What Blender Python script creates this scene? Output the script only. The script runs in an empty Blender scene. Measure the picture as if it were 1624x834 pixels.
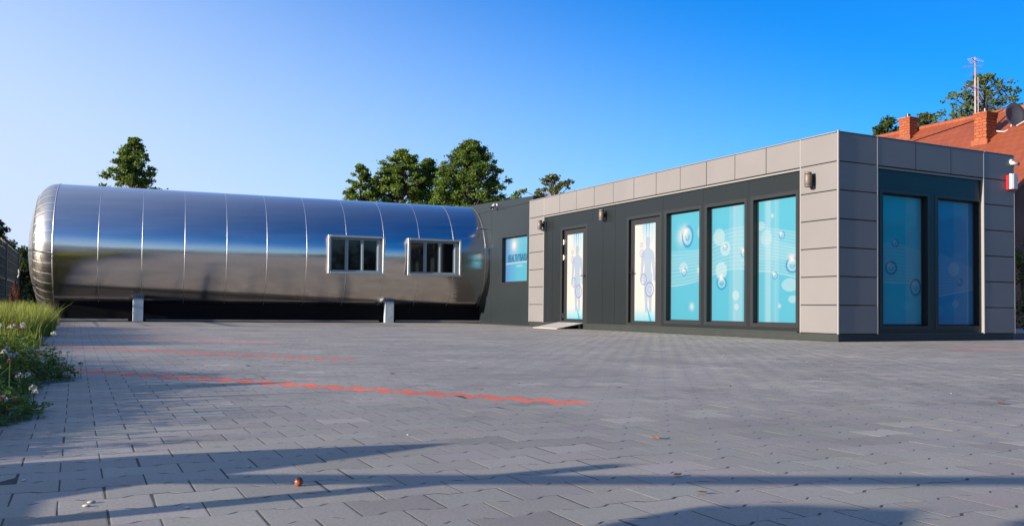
import bpy, math, random
import numpy as np
from mathutils import Vector, Matrix

R = math.radians
scene = bpy.context.scene
COL = scene.collection
random.seed(7)
rng = np.random.default_rng(7)

# ------------------------------------------------------------------ camera
CAM = np.array([-9.569, -8.832, 0.419])
yaw, pitch, roll = R(26.65), R(1.738), R(0.637)
fw = np.array([math.sin(yaw)*math.cos(pitch), math.cos(yaw)*math.cos(pitch), math.sin(pitch)])
rt = np.array([math.cos(yaw), -math.sin(yaw), 0.0])
up = np.cross(rt, fw)
rt2 = rt*math.cos(roll)+up*math.sin(roll)
up2 = -rt*math.sin(roll)+up*math.cos(roll)
cd = bpy.data.cameras.new('camera')
cam = bpy.data.objects.new('camera', cd)
COL.objects.link(cam)
cam.matrix_world = Matrix(((rt2[0], up2[0], -fw[0], CAM[0]), (rt2[1], up2[1], -fw[1], CAM[1]),
                           (rt2[2], up2[2], -fw[2], CAM[2]), (0, 0, 0, 1)))
cd.sensor_width = 36
cd.lens = 36*1374.55/1624
cd.shift_y = 30.2/1624
cd.clip_start = 0.05
cd.clip_end = 3000
scene.camera = cam

# ------------------------------------------------------------------ light
EXPO = 1.15
SKY_TINT = (0.11, 0.80, 1.38)
ZEN = 1.0
SKY_HAZE = (0.405, 0.475, 0.60)
SUN_EL = R(12.5)
SHY = -0.022
SUN_AZ = math.atan2(SHY, -1.0)            # direction towards the sun, from +X
sun_dir = Vector((math.cos(SUN_AZ)*math.cos(SUN_EL), math.sin(SUN_AZ)*math.cos(SUN_EL), math.sin(SUN_EL)))
sl = bpy.data.lights.new('sun', 'SUN')
sl.energy = 5.0
sl.angle = R(0.5)
sl.color = (1.0, 0.87, 0.74)
so = bpy.data.objects.new('sun', sl)
COL.objects.link(so)
so.rotation_euler = (-sun_dir).to_track_quat('-Z', 'Y').to_euler()
so.location = (-30, 0, 20)

world = bpy.data.worlds.new('World')
scene.world = world
world.use_nodes = True
wt = world.node_tree
wt.nodes.clear()
N, L = wt.nodes.new, wt.links.new
w_out = N('ShaderNodeOutputWorld')
w_bg = N('ShaderNodeBackground')
w_sky = N('ShaderNodeTexSky')
w_sky.sky_type = 'NISHITA'
w_sky.sun_disc = False
w_sky.sun_elevation = SUN_EL
w_sky.sun_rotation = math.atan2(sun_dir.x, sun_dir.y)
w_sky.altitude = 0
w_sky.air_density = 1.0
w_sky.dust_density = 0.6
w_sky.ozone_density = 2.0
w_hs = N('ShaderNodeHueSaturation')
w_hs.inputs['Saturation'].default_value = 1.35
L(w_sky.outputs[0], w_hs.inputs['Color'])
w_tint = N('ShaderNodeMix'); w_tint.data_type = 'RGBA'; w_tint.blend_type = 'MULTIPLY'; w_tint.inputs['Factor'].default_value = 1
w_tint.inputs['B'].default_value = (*SKY_TINT, 1)
L(w_hs.outputs[0], w_tint.inputs['A'])
# summer haze: paler air towards the sun side and the horizon
w_geo = N('ShaderNodeTexCoord')
w_sep = N('ShaderNodeSeparateXYZ'); L(w_geo.outputs['Generated'], w_sep.inputs[0])
w_min = N('ShaderNodeMath'); w_min.operation = 'MINIMUM'; w_min.inputs[1].default_value = 0.34
L(w_sep.outputs[2], w_min.inputs[0])
w_cmb = N('ShaderNodeCombineXYZ')
L(w_sep.outputs[0], w_cmb.inputs[0]); L(w_sep.outputs[1], w_cmb.inputs[1]); L(w_min.outputs[0], w_cmb.inputs[2])
w_dot = N('ShaderNodeVectorMath'); w_dot.operation = 'DOT_PRODUCT'
w_dot.inputs[1].default_value = (-rt[0]*0.74-fw[0]*0.15, -rt[1]*0.74-fw[1]*0.15, -1.75)
L(w_cmb.outputs[0], w_dot.inputs[0])
w_mr = N('ShaderNodeMapRange'); w_mr.interpolation_type = 'SMOOTHSTEP'
w_mr.inputs['From Min'].default_value = -0.93; w_mr.inputs['From Max'].default_value = 0.16
w_mr.inputs['To Min'].default_value = 0.0; w_mr.inputs['To Max'].default_value = 0.97
L(w_dot.outputs['Value'], w_mr.inputs[0])
w_mix = N('ShaderNodeMix'); w_mix.data_type = 'RGBA'
w_mix.inputs['B'].default_value = (*[c/0.1 for c in SKY_HAZE], 1)
L(w_mr.outputs[0], w_mix.inputs['Factor'])
w_d2 = N('ShaderNodeVectorMath'); w_d2.operation = 'DOT_PRODUCT'
w_d2.inputs[1].default_value = (-rt[0], -rt[1], 0)
L(w_geo.outputs['Generated'], w_d2.inputs[0])
w_gain = N('ShaderNodeMapRange')
w_gain.inputs['From Min'].default_value = -0.5; w_gain.inputs['From Max'].default_value = 0.5
w_gain.inputs['To Min'].default_value = 0.97; w_gain.inputs['To Max'].default_value = 1.55
L(w_d2.outputs['Value'], w_gain.inputs[0])
w_gm = N('ShaderNodeMix'); w_gm.data_type = 'RGBA'; w_gm.blend_type = 'MULTIPLY'; w_gm.inputs['Factor'].default_value = 1
L(w_tint.outputs['Result'], w_gm.inputs['A']); L(w_gain.outputs[0], w_gm.inputs['B'])
L(w_gm.outputs['Result'], w_mix.inputs['A'])
# the sky darkens towards the zenith
w_zen = N('ShaderNodeMapRange'); w_zen.interpolation_type = 'SMOOTHSTEP'
w_zen.inputs['From Min'].default_value = 0.30; w_zen.inputs['From Max'].default_value = 0.85
w_zen.inputs['To Min'].default_value = 1.0; w_zen.inputs['To Max'].default_value = ZEN
L(w_sep.outputs[2], w_zen.inputs[0])
w_mul = N('ShaderNodeMix'); w_mul.data_type = 'RGBA'; w_mul.blend_type = 'MULTIPLY'; w_mul.inputs['Factor'].default_value = 1
L(w_mix.outputs['Result'], w_mul.inputs['A']); L(w_zen.outputs[0], w_mul.inputs['B'])
# and falls off again well beyond the left edge of the view
w_sid = N('ShaderNodeMapRange'); w_sid.interpolation_type = 'SMOOTHSTEP'
w_sid.inputs['From Min'].default_value = 0.60; w_sid.inputs['From Max'].default_value = 0.95
w_sid.inputs['To Min'].default_value = 1.0; w_sid.inputs['To Max'].default_value = 0.5
L(w_d2.outputs['Value'], w_sid.inputs[0])
w_mu2 = N('ShaderNodeMix'); w_mu2.data_type = 'RGBA'; w_mu2.blend_type = 'MULTIPLY'; w_mu2.inputs['Factor'].default_value = 1
L(w_mul.outputs['Result'], w_mu2.inputs['A']); L(w_sid.outputs[0], w_mu2.inputs['B'])
L(w_mu2.outputs['Result'], w_bg.inputs['Color'])
w_bg.inputs['Strength'].default_value = 0.076
L(w_bg.outputs[0], w_out.inputs[0])

scene.view_settings.view_transform = 'Standard'
scene.view_settings.look = 'None'
scene.view_settings.gamma = 1
scene.view_settings.use_curve_mapping = False
scene.view_settings.exposure = EXPO

# ------------------------------------------------------------------ helpers
def mat(name, col, rough=0.6, metal=0.0, var=0.0, scale=4.0, bump=0.0, bscale=60.0, spec=0.5, coat=0.0, stretch=None):
    m = bpy.data.materials.new(name)
    m.use_nodes = True
    nt = m.node_tree
    b = nt.nodes['Principled BSDF']
    b.inputs['Base Color'].default_value = (*col, 1)
    b.inputs['Roughness'].default_value = rough
    b.inputs['Metallic'].default_value = metal
    b.inputs['Specular IOR Level'].default_value = spec
    if coat:
        b.inputs['Coat Weight'].default_value = coat
        b.inputs['Coat Roughness'].default_value = 0.05
    tc = nt.nodes.new('ShaderNodeTexCoord')
    src = tc.outputs['Object']
    if stretch:
        mp = nt.nodes.new('ShaderNodeMapping')
        mp.inputs['Scale'].default_value = stretch
        nt.links.new(src, mp.inputs[0]); src = mp.outputs[0]
    if var:
        n = nt.nodes.new('ShaderNodeTexNoise')
        n.inputs['Scale'].default_value = scale
        n.inputs['Detail'].default_value = 6
        nt.links.new(src, n.inputs['Vector'])
        r = nt.nodes.new('ShaderNodeMapRange')
        r.inputs['From Min'].default_value = 0.3
        r.inputs['From Max'].default_value = 0.7
        r.inputs['To Min'].default_value = 1-var
        r.inputs['To Max'].default_value = 1+var
        nt.links.new(n.outputs[0], r.inputs[0])
        mx = nt.nodes.new('ShaderNodeMix'); mx.data_type = 'RGBA'; mx.blend_type = 'MULTIPLY'
        mx.inputs['Factor'].default_value = 1
        mx.inputs['A'].default_value = (*col, 1)
        nt.links.new(r.outputs[0], mx.inputs['B'])
        nt.links.new(mx.outputs['Result'], b.inputs['Base Color'])
    if bump:
        n2 = nt.nodes.new('ShaderNodeTexNoise')
        n2.inputs['Scale'].default_value = bscale
        n2.inputs['Detail'].default_value = 4
        nt.links.new(src, n2.inputs['Vector'])
        bp = nt.nodes.new('ShaderNodeBump')
        bp.inputs['Strength'].default_value = bump
        bp.inputs['Distance'].default_value = 0.01
        nt.links.new(n2.outputs[0], bp.inputs['Height'])
        nt.links.new(bp.outputs[0], b.inputs['Normal'])
    return m

def attr_mat(name, attr, rough=0.6, spec=0.5, coat=0.0, trans=0.0, noise=0.0, nscale=80, bump=0.0, sheen=0.0):
    """base colour read from a colour attribute (printed film, leaf colours, paver tones)"""
    m = bpy.data.materials.new(name); m.use_nodes = True
    nt = m.node_tree; b = nt.nodes['Principled BSDF']
    a = nt.nodes.new('ShaderNodeAttribute'); a.attribute_name = attr
    b.inputs['Roughness'].default_value = rough
    b.inputs['Specular IOR Level'].default_value = spec
    if coat:
        b.inputs['Coat Weight'].default_value = coat
        b.inputs['Coat Roughness'].default_value = 0.03
    c = a.outputs['Color']
    if noise:
        tc = nt.nodes.new('ShaderNodeTexCoord')
        n = nt.nodes.new('ShaderNodeTexNoise'); n.inputs['Scale'].default_value = nscale; n.inputs['Detail'].default_value = 8
        n.inputs['Roughness'].default_value = 0.75
        nt.links.new(tc.outputs['Object'], n.inputs['Vector'])
        r = nt.nodes.new('ShaderNodeMapRange')
        r.inputs['From Min'].default_value = 0.25; r.inputs['From Max'].default_value = 0.75
        r.inputs['To Min'].default_value = 1-noise; r.inputs['To Max'].default_value = 1+noise
        nt.links.new(n.outputs[0], r.inputs[0])
        n3 = nt.nodes.new('ShaderNodeTexNoise'); n3.inputs['Scale'].default_value = 0.9; n3.inputs['Detail'].default_value = 5
        nt.links.new(tc.outputs['Object'], n3.inputs['Vector'])
        r3 = nt.nodes.new('ShaderNodeMapRange')
        r3.inputs['From Min'].default_value = 0.3; r3.inputs['From Max'].default_value = 0.7
        r3.inputs['To Min'].default_value = 0.80; r3.inputs['To Max'].default_value = 1.12
        nt.links.new(n3.outputs[0], r3.inputs[0])
        mm = nt.nodes.new('ShaderNodeMath'); mm.operation = 'MULTIPLY'
        nt.links.new(r.outputs[0], mm.inputs[0]); nt.links.new(r3.outputs[0], mm.inputs[1])
        mx = nt.nodes.new('ShaderNodeMix'); mx.data_type = 'RGBA'; mx.blend_type = 'MULTIPLY'; mx.inputs['Factor'].default_value = 1
        nt.links.new(c, mx.inputs['A']); nt.links.new(mm.outputs[0], mx.inputs['B'])
        c = mx.outputs['Result']
        if bump:
            bp = nt.nodes.new('ShaderNodeBump'); bp.inputs['Strength'].default_value = bump; bp.inputs['Distance'].default_value = 0.004
            nt.links.new(n.outputs[0], bp.inputs['Height']); nt.links.new(bp.outputs[0], b.inputs['Normal'])
    nt.links.new(c, b.inputs['Base Color'])
    if trans:
        t = nt.nodes.new('ShaderNodeBsdfTranslucent'); nt.links.new(c, t.inputs['Color'])
        ms = nt.nodes.new('ShaderNodeMixShader'); ms.inputs[0].default_value = trans
        nt.links.new(b.outputs[0], ms.inputs[1]); nt.links.new(t.outputs[0], ms.inputs[2])
        nt.links.new(ms.outputs[0], nt.nodes['Material Output'].inputs['Surface'])
    return m

class MB:
    """collects polygons and turns them into one mesh object"""
    def __init__(s):
        s.v = []; s.f = []; s.m = []; s.sm = []
    def poly(s, pts, mi=0, smooth=False):
        i = len(s.v); s.v += [tuple(map(float, q)) for q in pts]
        s.f.append(tuple(range(i, i+len(pts)))); s.m.append(mi); s.sm.append(smooth)
        return s
    def mesh(s, vs, fs, mi=0, smooth=False):
        i = len(s.v); s.v += [tuple(map(float, q)) for q in vs]
        for f in fs:
            s.f.append(tuple(k+i for k in f)); s.m.append(mi); s.sm.append(smooth)
        return s
    def box(s, a, b, mi=0, ch=0.0, M=None):
        x0, y0, z0 = [min(a[k], b[k]) for k in range(3)]
        x1, y1, z1 = [max(a[k], b[k]) for k in range(3)]
        if ch <= 0:
            vs = [(x0,y0,z0),(x1,y0,z0),(x1,y1,z0),(x0,y1,z0),(x0,y0,z1),(x1,y0,z1),(x1,y1,z1),(x0,y1,z1)]
            fs = [(0,3,2,1),(4,5,6,7),(0,1,5,4),(1,2,6,5),(2,3,7,6),(3,0,4,7)]
        else:
            c = min(ch, (x1-x0)/2.01, (y1-y0)/2.01, (z1-z0)/2.01)
            vs = []; idx = {}
            for ix, X in ((0, x0), (1, x1)):
                for iy, Y in ((0, y0), (1, y1)):
                    for iz, Z in ((0, z0), (1, z1)):
                        sx, sy, sz = (c if ix == 0 else -c), (c if iy == 0 else -c), (c if iz == 0 else -c)
                        idx[ix,iy,iz] = len(vs)
                        vs += [(X, Y+sy, Z+sz), (X+sx, Y, Z+sz), (X+sx, Y+sy, Z)]
            g = lambda ix,iy,iz,k: idx[ix,iy,iz]+k
            fs = []
            for ix in (0,1): fs.append([g(ix,0,0,0),g(ix,1,0,0),g(ix,1,1,0),g(ix,0,1,0)])
            for iy in (0,1): fs.append([g(0,iy,0,1),g(1,iy,0,1),g(1,iy,1,1),g(0,iy,1,1)])
            for iz in (0,1): fs.append([g(0,0,iz,2),g(1,0,iz,2),g(1,1,iz,2),g(0,1,iz,2)])
            for p in (0,1):
                for q in (0,1):
                    fs.append([g(p,q,0,0),g(p,q,0,1),g(p,q,1,1),g(p,q,1,0)])
                    fs.append([g(p,0,q,0),g(p,0,q,2),g(p,1,q,2),g(p,1,q,0)])
                    fs.append([g(0,p,q,1),g(0,p,q,2),g(1,p,q,2),g(1,p,q,1)])
            for k in idx.values(): fs.append([k,k+1,k+2])
            cen = Vector(((x0+x1)/2,(y0+y1)/2,(z0+z1)/2)); out = []
            for f in fs:
                ps = [Vector(vs[i]) for i in f]
                n = (ps[1]-ps[0]).cross(ps[2]-ps[0]); mid = sum(ps, Vector())/len(ps)
                out.append(f if n.dot(mid-cen) > 0 else f[::-1])
            fs = out
        if M is not None: vs = [tuple(M @ Vector(q)) for q in vs]
        return s.mesh(vs, fs, mi)
    def tube(s, pts, rad, n=10, mi=0, cap=True, smooth=True):
        pts = [Vector(q) for q in pts]
        if not hasattr(rad, '__len__'): rad = [rad]*len(pts)
        vs = []; fs = []
        ref = None
        for i, q in enumerate(pts):
            t = (pts[min(i+1, len(pts)-1)]-pts[max(i-1, 0)]).normalized()
            if ref is None:
                ref = t.orthogonal().normalized()
            ref = (ref-t*ref.dot(t)).normalized(); bi = t.cross(ref)
            for k in range(n):
                a = 2*math.pi*k/n
                vs.append(q+(ref*math.cos(a)+bi*math.sin(a))*rad[i])
        for i in range(len(pts)-1):
            for k in range(n):
                fs.append((i*n+k, i*n+(k+1)%n, (i+1)*n+(k+1)%n, (i+1)*n+k))
        s.mesh(vs, fs, mi, smooth)
        if cap:
            s.poly([vs[k] for k in range(n)][::-1], mi); s.poly([vs[(len(pts)-1)*n+k] for k in range(n)], mi)
        return s
    def lathe(s, prof, n=24, mi=0, M=None, smooth=True):
        vs = []; fs = []
        for r, z in prof:
            for k in range(n):
                a = 2*math.pi*k/n; vs.append(Vector((r*math.cos(a), r*math.sin(a), z)))
        for i in range(len(prof)-1):
            for k in range(n):
                fs.append((i*n+k, i*n+(k+1)%n, (i+1)*n+(k+1)%n, (i+1)*n+k))
        if M is not None: vs = [M @ q for q in vs]
        return s.mesh(vs, fs, mi, smooth)
    def build(s, name, mats, parent=None):
        me = bpy.data.meshes.new(name)
        me.from_pydata(s.v, [], s.f)
        for m in (mats if isinstance(mats, (list, tuple)) else [mats]): me.materials.append(m)
        me.polygons.foreach_set('material_index', s.m)
        me.polygons.foreach_set('use_smooth', s.sm)
        me.update()
        o = bpy.data.objects.new(name, me); COL.objects.link(o)
        if parent is not None:
            o.parent = parent
            o.matrix_parent_inverse = parent_world(parent).inverted()
        return o

def parent_world(p):
    m = Matrix.LocRotScale(p.location, p.rotation_euler, p.scale)
    if p.parent: m = parent_world(p.parent) @ p.matrix_parent_inverse @ m
    return m

def fast_mesh(name, V, F, mats, parent=None, mi=None, cols=None, attr='tone', smooth=False):
    """V (n,3), F (m,k) numpy arrays, all faces with k corners"""
    me = bpy.data.meshes.new(name)
    V = np.asarray(V, np.float32); F = np.asarray(F, np.int32); m, k = F.shape
    me.vertices.add(len(V)); me.vertices.foreach_set('co', V.ravel())
    me.loops.add(m*k); me.loops.foreach_set('vertex_index', F.ravel())
    me.polygons.add(m); me.polygons.foreach_set('loop_start', np.arange(0, m*k, k, dtype=np.int32))
    for q in (mats if isinstance(mats, (list, tuple)) else [mats]): me.materials.append(q)
    if mi is not None: me.polygons.foreach_set('material_index', np.asarray(mi, np.int32))
    me.polygons.foreach_set('use_smooth', np.full(m, smooth))
    if cols is not None:
        ca = me.color_attributes.new(attr, 'FLOAT_COLOR', 'POINT')
        c4 = np.ones((len(V), 4), np.float32); c4[:, :3] = cols
        ca.data.foreach_set('color', c4.ravel())
    me.update(calc_edges=True)
    o = bpy.data.objects.new(name, me); COL.objects.link(o)
    if parent is not None:
        o.parent = parent; o.matrix_parent_inverse = parent_world(parent).inverted()
    return o

def thing(name, label, cat, loc=(0, 0, 0), group=None):
    o = bpy.data.objects.new(name, None); COL.objects.link(o)
    o.empty_display_size = 0.2
    o.location = loc; o['label'] = label; o['category'] = cat
    if group: o['group'] = group
    return o
def tag(o, label, cat, group=None):
    o['label'] = label; o['category'] = cat
    if group: o['group'] = group
    return o
def kind(o, k):
    o['kind'] = k
    return o
def lab(o, label):
    o['label'] = label
    return o

# ------------------------------------------------------------------ materials
M_panel = mat('pale grey composite panel', (0.155, 0.150, 0.150), 0.5, 0.0, 0.06, 0.9, spec=0.35)
M_gap = mat('dark joint', (0.03, 0.03, 0.032), 0.8)
M_trim = mat('light aluminium trim', (0.22, 0.215, 0.21), 0.45, 0.1)
M_dark = mat('anthracite coated sheet', (0.0095, 0.0135, 0.0155), 0.36, 0.0, 0.06, 0.7, spec=0.4)
M_frame = mat('anthracite aluminium frame', (0.018, 0.020, 0.0215), 0.38, spec=0.4)
M_seal_shade = mat('black seal and shade fill', (0.006, 0.006, 0.007), 0.8, spec=0.1)
M_plinth = mat('plinth sheet', (0.015, 0.020, 0.019), 0.55, 0, 0.12, 3.0)
M_roof = mat('flat roof membrane', (0.05, 0.05, 0.052), 0.9, 0, 0.2, 2.0)
M_black = mat('black plastic', (0.012, 0.012, 0.013), 0.35)
M_white = mat('white plastic', (0.42, 0.42, 0.42), 0.35)
M_red = mat('red plastic', (0.55, 0.012, 0.02), 0.3)
M_steelsatin = mat('satin steel', (0.55, 0.53, 0.50), 0.32, 1.0, 0.05, 8)
M_bronze = mat('brown anodised lamp metal', (0.12, 0.097, 0.082), 0.5, 0.1, 0.08, 20)
M_galv = mat('galvanised post', (0.36, 0.42, 0.47), 0.55, 0.25, 0.15, 9)
M_winmetal = mat('brushed window surround', (0.40, 0.41, 0.41), 0.38, 0.75, 0.1, 12)
M_winframe = mat('pale window frame', (0.20, 0.25, 0.28), 0.4)
M_darkglass = mat('dark glass', (0.006, 0.007, 0.008), 0.04, spec=0.45)
M_film = attr_mat('printed window film', 'art', 0.35, spec=0.3, coat=0.35)
M_letters = mat('dark blue letters', (0.004, 0.05, 0.13), 0.5)
M_pale = mat('pale print', (0.62, 0.85, 0.95), 0.4)

def steel_mat(name, base, r0, r1, aniso=0.0, vscale=1.0, dents=0.06):
    m = bpy.data.materials.new(name); m.use_nodes = True
    nt = m.node_tree; b = nt.nodes['Principled BSDF']
    b.inputs['Metallic'].default_value = 1
    tc = nt.nodes.new('ShaderNodeTexCoord')
    mp = nt.nodes.new('ShaderNodeMapping'); mp.inputs['Scale'].default_value = (0.25, 3, 3)
    nt.links.new(tc.outputs['Object'], mp.inputs[0])
    n = nt.nodes.new('ShaderNodeTexNoise'); n.inputs['Scale'].default_value = 2.2; n.inputs['Detail'].default_value = 7
    nt.links.new(mp.outputs[0], n.inputs['Vector'])
    rr = nt.nodes.new('ShaderNodeMapRange')
    rr.inputs['From Min'].default_value = 0.3; rr.inputs['From Max'].default_value = 0.7
    rr.inputs['To Min'].default_value = r0; rr.inputs['To Max'].default_value = r1
    nt.links.new(n.outputs[0], rr.inputs[0]); nt.links.new(rr.outputs[0], b.inputs['Roughness'])
    mx = nt.nodes.new('ShaderNodeMix'); mx.data_type = 'RGBA'
    mx.inputs['A'].default_value = tuple(c*0.9 for c in base)+(1,); mx.inputs['B'].default_value = tuple(min(1, c*1.08) for c in base)+(1,)
    nt.links.new(n.outputs[0], mx.inputs['Factor']); nt.links.new(mx.outputs['Result'], b.inputs['Base Color'])
    n2 = nt.nodes.new('ShaderNodeTexNoise'); n2.inputs['Scale'].default_value = vscale; n2.inputs['Detail'].default_value = 2
    nt.links.new(tc.outputs['Object'], n2.inputs['Vector'])
    bp = nt.nodes.new('ShaderNodeBump'); bp.inputs['Strength'].default_value = dents; bp.inputs['Distance'].default_value = 0.05
    nt.links.new(n2.outputs[0], bp.inputs['Height']); nt.links.new(bp.outputs[0], b.inputs['Normal'])
    return m
M_steel = steel_mat('polished stainless sheet', (0.71, 0.67, 0.635), 0.13, 0.22, vscale=0.9, dents=0.10)
M_seam = mat('bright seam band', (0.62, 0.61, 0.60), 0.42, 1.0)

# ------------------------------------------------------------------ ground
def sheet(name, pts, z, m, k='structure'):
    b = MB(); b.poly([(x, y, z) for x, y in pts]); o = b.build(name, m); kind(o, k); return o
M_field = mat('dry meadow ground', (0.075, 0.068, 0.055), 0.95, 0, 0.35, 0.6)
M_lot = mat('grey lot surface', (0.19, 0.19, 0.19), 0.85, 0, 0.15, 2.0, 0.3, 40)
M_bed = mat('joint sand', (0.045, 0.043, 0.04), 0.95, 0, 0.3, 30)
M_soil = mat('verge soil', (0.045, 0.04, 0.03), 0.95, 0, 0.4, 6)
sheet('ground', [(-900,-900),(900,-900),(900,900),(-900,900)], -0.06, M_field)
sheet('parking_lot', [(-9.98,-45),(30,-45),(30,40),(-9.98,40)], -0.022, M_lot)
sheet('road', [(-60,-60),(-9.98,-60),(-9.98,-9.7),(-60,-9.7)], -0.012, M_lot)
sheet('tank_shade_strip', [(-9.9,14.3),(0.5,13.45),(0.5,20),(-9.9,20)], 0.003, mat('dark tank shade', (0.012, 0.011, 0.010), 0.95, 0, 0.3, 20, spec=0.05))  # dark sheet stands in for the shade under the tank
sheet('paving_bed', [(-9.98,-9.6),(9,-9.6),(9,13.4),(-9.98,14.4)], -0.0004, M_bed)
sheet('verge', [(-16,-45),(-9.98,-45),(-9.98,40),(-16,40)], -0.018, M_soil)

M_paver = attr_mat('concrete paver', 'tone', 0.72, spec=0.35, noise=0.30, nscale=130, bump=0.35)
BL, BP = 0.1825, 0.1245
def block_outline():
    l, p, a, w = BL, BP, 0.0078, 0.020
    gx, gy = 0.0020, 0.0005
    e = 0.0042
    up_ = [(-l/2+gx, p/2+a-gy), (-l/4-w/2-e, p/2+a-gy), (-l/4+w/2-e, p/2-a-gy), (l/4-w/2+e, p/2-a-gy), (l/4+w/2+e, p/2+a-gy), (l/2-gx, p/2+a-gy)]
    lo = [(x, -y) for x, y in up_][::-1]
    return np.array(up_+lo)[::-1]      # counter-clockwise
OUT = block_outline()
def build_blocks(name, cx, cy, cols, m, rot=None):
    n = len(cx); k = len(OUT)
    ins = OUT*np.array([1-0.006/BL, 1-0.006/BP])
    tz = rng.normal(0, 0.0001, n); tx = rng.normal(0, 0.0012, n); ty = rng.normal(0, 0.0012, n)
    V = np.zeros((n, 3*k, 3), np.float32)
    ring = [(ins, 0.0), (OUT, -0.0002), (OUT, -0.03)]
    jx = rng.normal(0, 0.0007, n); jy = rng.normal(0, 0.0006, n)
    for r, (o, z) in enumerate(ring):
        V[:, r*k:(r+1)*k, 0] = o[None, :, 0]+(cx+jx)[:, None]
        V[:, r*k:(r+1)*k, 1] = o[None, :, 1]+(cy+jy)[:, None]
        V[:, r*k:(r+1)*k, 2] = z+tz[:, None]+o[None, :, 0]*tx[:, None]+o[None, :, 1]*ty[:, None]
    # top as quads: waist strips between mirrored outline points
    q = []
    for i in range(5): q.append((i, i+1, 10-i, 11-i))
    for r in range(2):
        for i in range(k): q.append((r*k+(i+1) % k, r*k+i, (r+1)*k+i, (r+1)*k+(i+1) % k))
    q = np.array(q)
    F = (np.arange(n)[:, None, None]*(3*k)+q[None]).reshape(-1, 4)
    # make every top face point upwards
    P = V.reshape(-1, 3); a_, b_, c_ = P[F[0][0]], P[F[0][1]], P[F[0][2]]
    if np.cross(b_-a_, c_-a_)[2] < 0: F = F[:, ::-1]
    C = np.repeat(cols, 3*k, axis=0)
    return kind(fast_mesh(name, P, F, m, cols=C), 'structure')

X0, Y0 = -9.5945, -6.4423      # a block end sits at X0+BL/2 in row 0
rows = np.arange(-21, 160)
cx_, cy_, row_, dg_ = [], [], [], []
for r in rows:
    y = Y0+r*BP
    off = 0.0 if r % 2 == 0 else BL/2
    js = np.arange(-4, 95)
    x = X0+off+js*BL
    cx_.append(x); cy_.append(np.full(len(x), y)); row_.append(np.full(len(x), r))
    dg_.append(np.round((x-X0)/BL+0.5*r).astype(int))
cx_ = np.concatenate(cx_); cy_ = np.concatenate(cy_); row_ = np.concatenate(row_); dg_ = np.concatenate(dg_)
keep = (cx_ > -9.90) & (cx_ < 7.4) & ((cx_+9.9638)*-0.0805-(cy_-15.1843)*0.9968 > 0.98) & (cy_ < 14.2) & ~((cx_ > -0.02) & (cy_ > -0.05) & (cx_ < 4.0)) & ~((cx_ > 0.5) & (cy_ > 0))
keep &= ~((cx_ > 1.0) & (cy_ > 4))
cx_, cy_, row_, dg_ = cx_[keep], cy_[keep], row_[keep], dg_[keep]
def diag_of(x, y): return int(round((x-X0)/BL+0.5*round((y-Y0)/BP)))
red_lines = [((-8.55, -4.22), -9.62, -7.50), ((-8.75, -0.60), -9.85, -7.62), ((-8.70, 2.80), -9.85, -7.55), ((-9.2, 8.3), -9.9, -7.9)]
redm = np.zeros(len(cx_), bool)
M_redpaver = attr_mat('red concrete paver', 'tone', 0.7, spec=0.35, noise=0.32, nscale=110, bump=0.3)
red_labels = ['jagged red paver line nearest the clover patch', 'thin red paver line, second one back from the clover patch', 'thin red paver line, third one back toward the steel tank', 'thin red paver line just in front of the steel tank']
for (pt, xa, xb) in red_lines:
    d = diag_of(*pt)
    s_ = (dg_ == d) & (cx_ > xa) & (cx_ < xb)
    redm |= s_
    n = s_.sum()
    cols = np.array([0.62, 0.150, 0.085])[None]*(1+rng.normal(0, 0.10, (n, 1)))
    build_blocks('parking_line', cx_[s_], cy_[s_], cols, M_redpaver)
s_ = (row_ == int(round((-2.1-Y0)/BP))) & (cx_ > -0.45) & (cx_ < 5)
redm |= s_
build_blocks('parking_line', cx_[s_], cy_[s_], np.array([0.62, 0.150, 0.085])[None]*(1+rng.normal(0, 0.10, (s_.sum(), 1))), M_redpaver)
g_ = ~redm
n = g_.sum()
t_ = 0.272*(1+rng.normal(0, 0.05, n)); li = rng.random(n) < 0.03; t_[li] *= 1.22
dk = rng.random(n) < 0.06; t_[dk] *= 0.86
cols = t_[:, None]*np.array([1.0, 0.93, 0.81])[None]*(1+rng.normal(0, 0.015, (n, 3)))
build_blocks('paving', cx_[g_], cy_[g_], cols, M_paver)
b = MB(); b.box((-9.98, -9.6, -0.03), (-9.905, 13.4, 0.004), ch=0.006)
kind(b.build('kerb', mat('concrete kerb', (0.22, 0.21, 0.20), 0.85, 0, 0.2, 12, 0.3, 90)), 'structure')

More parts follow.
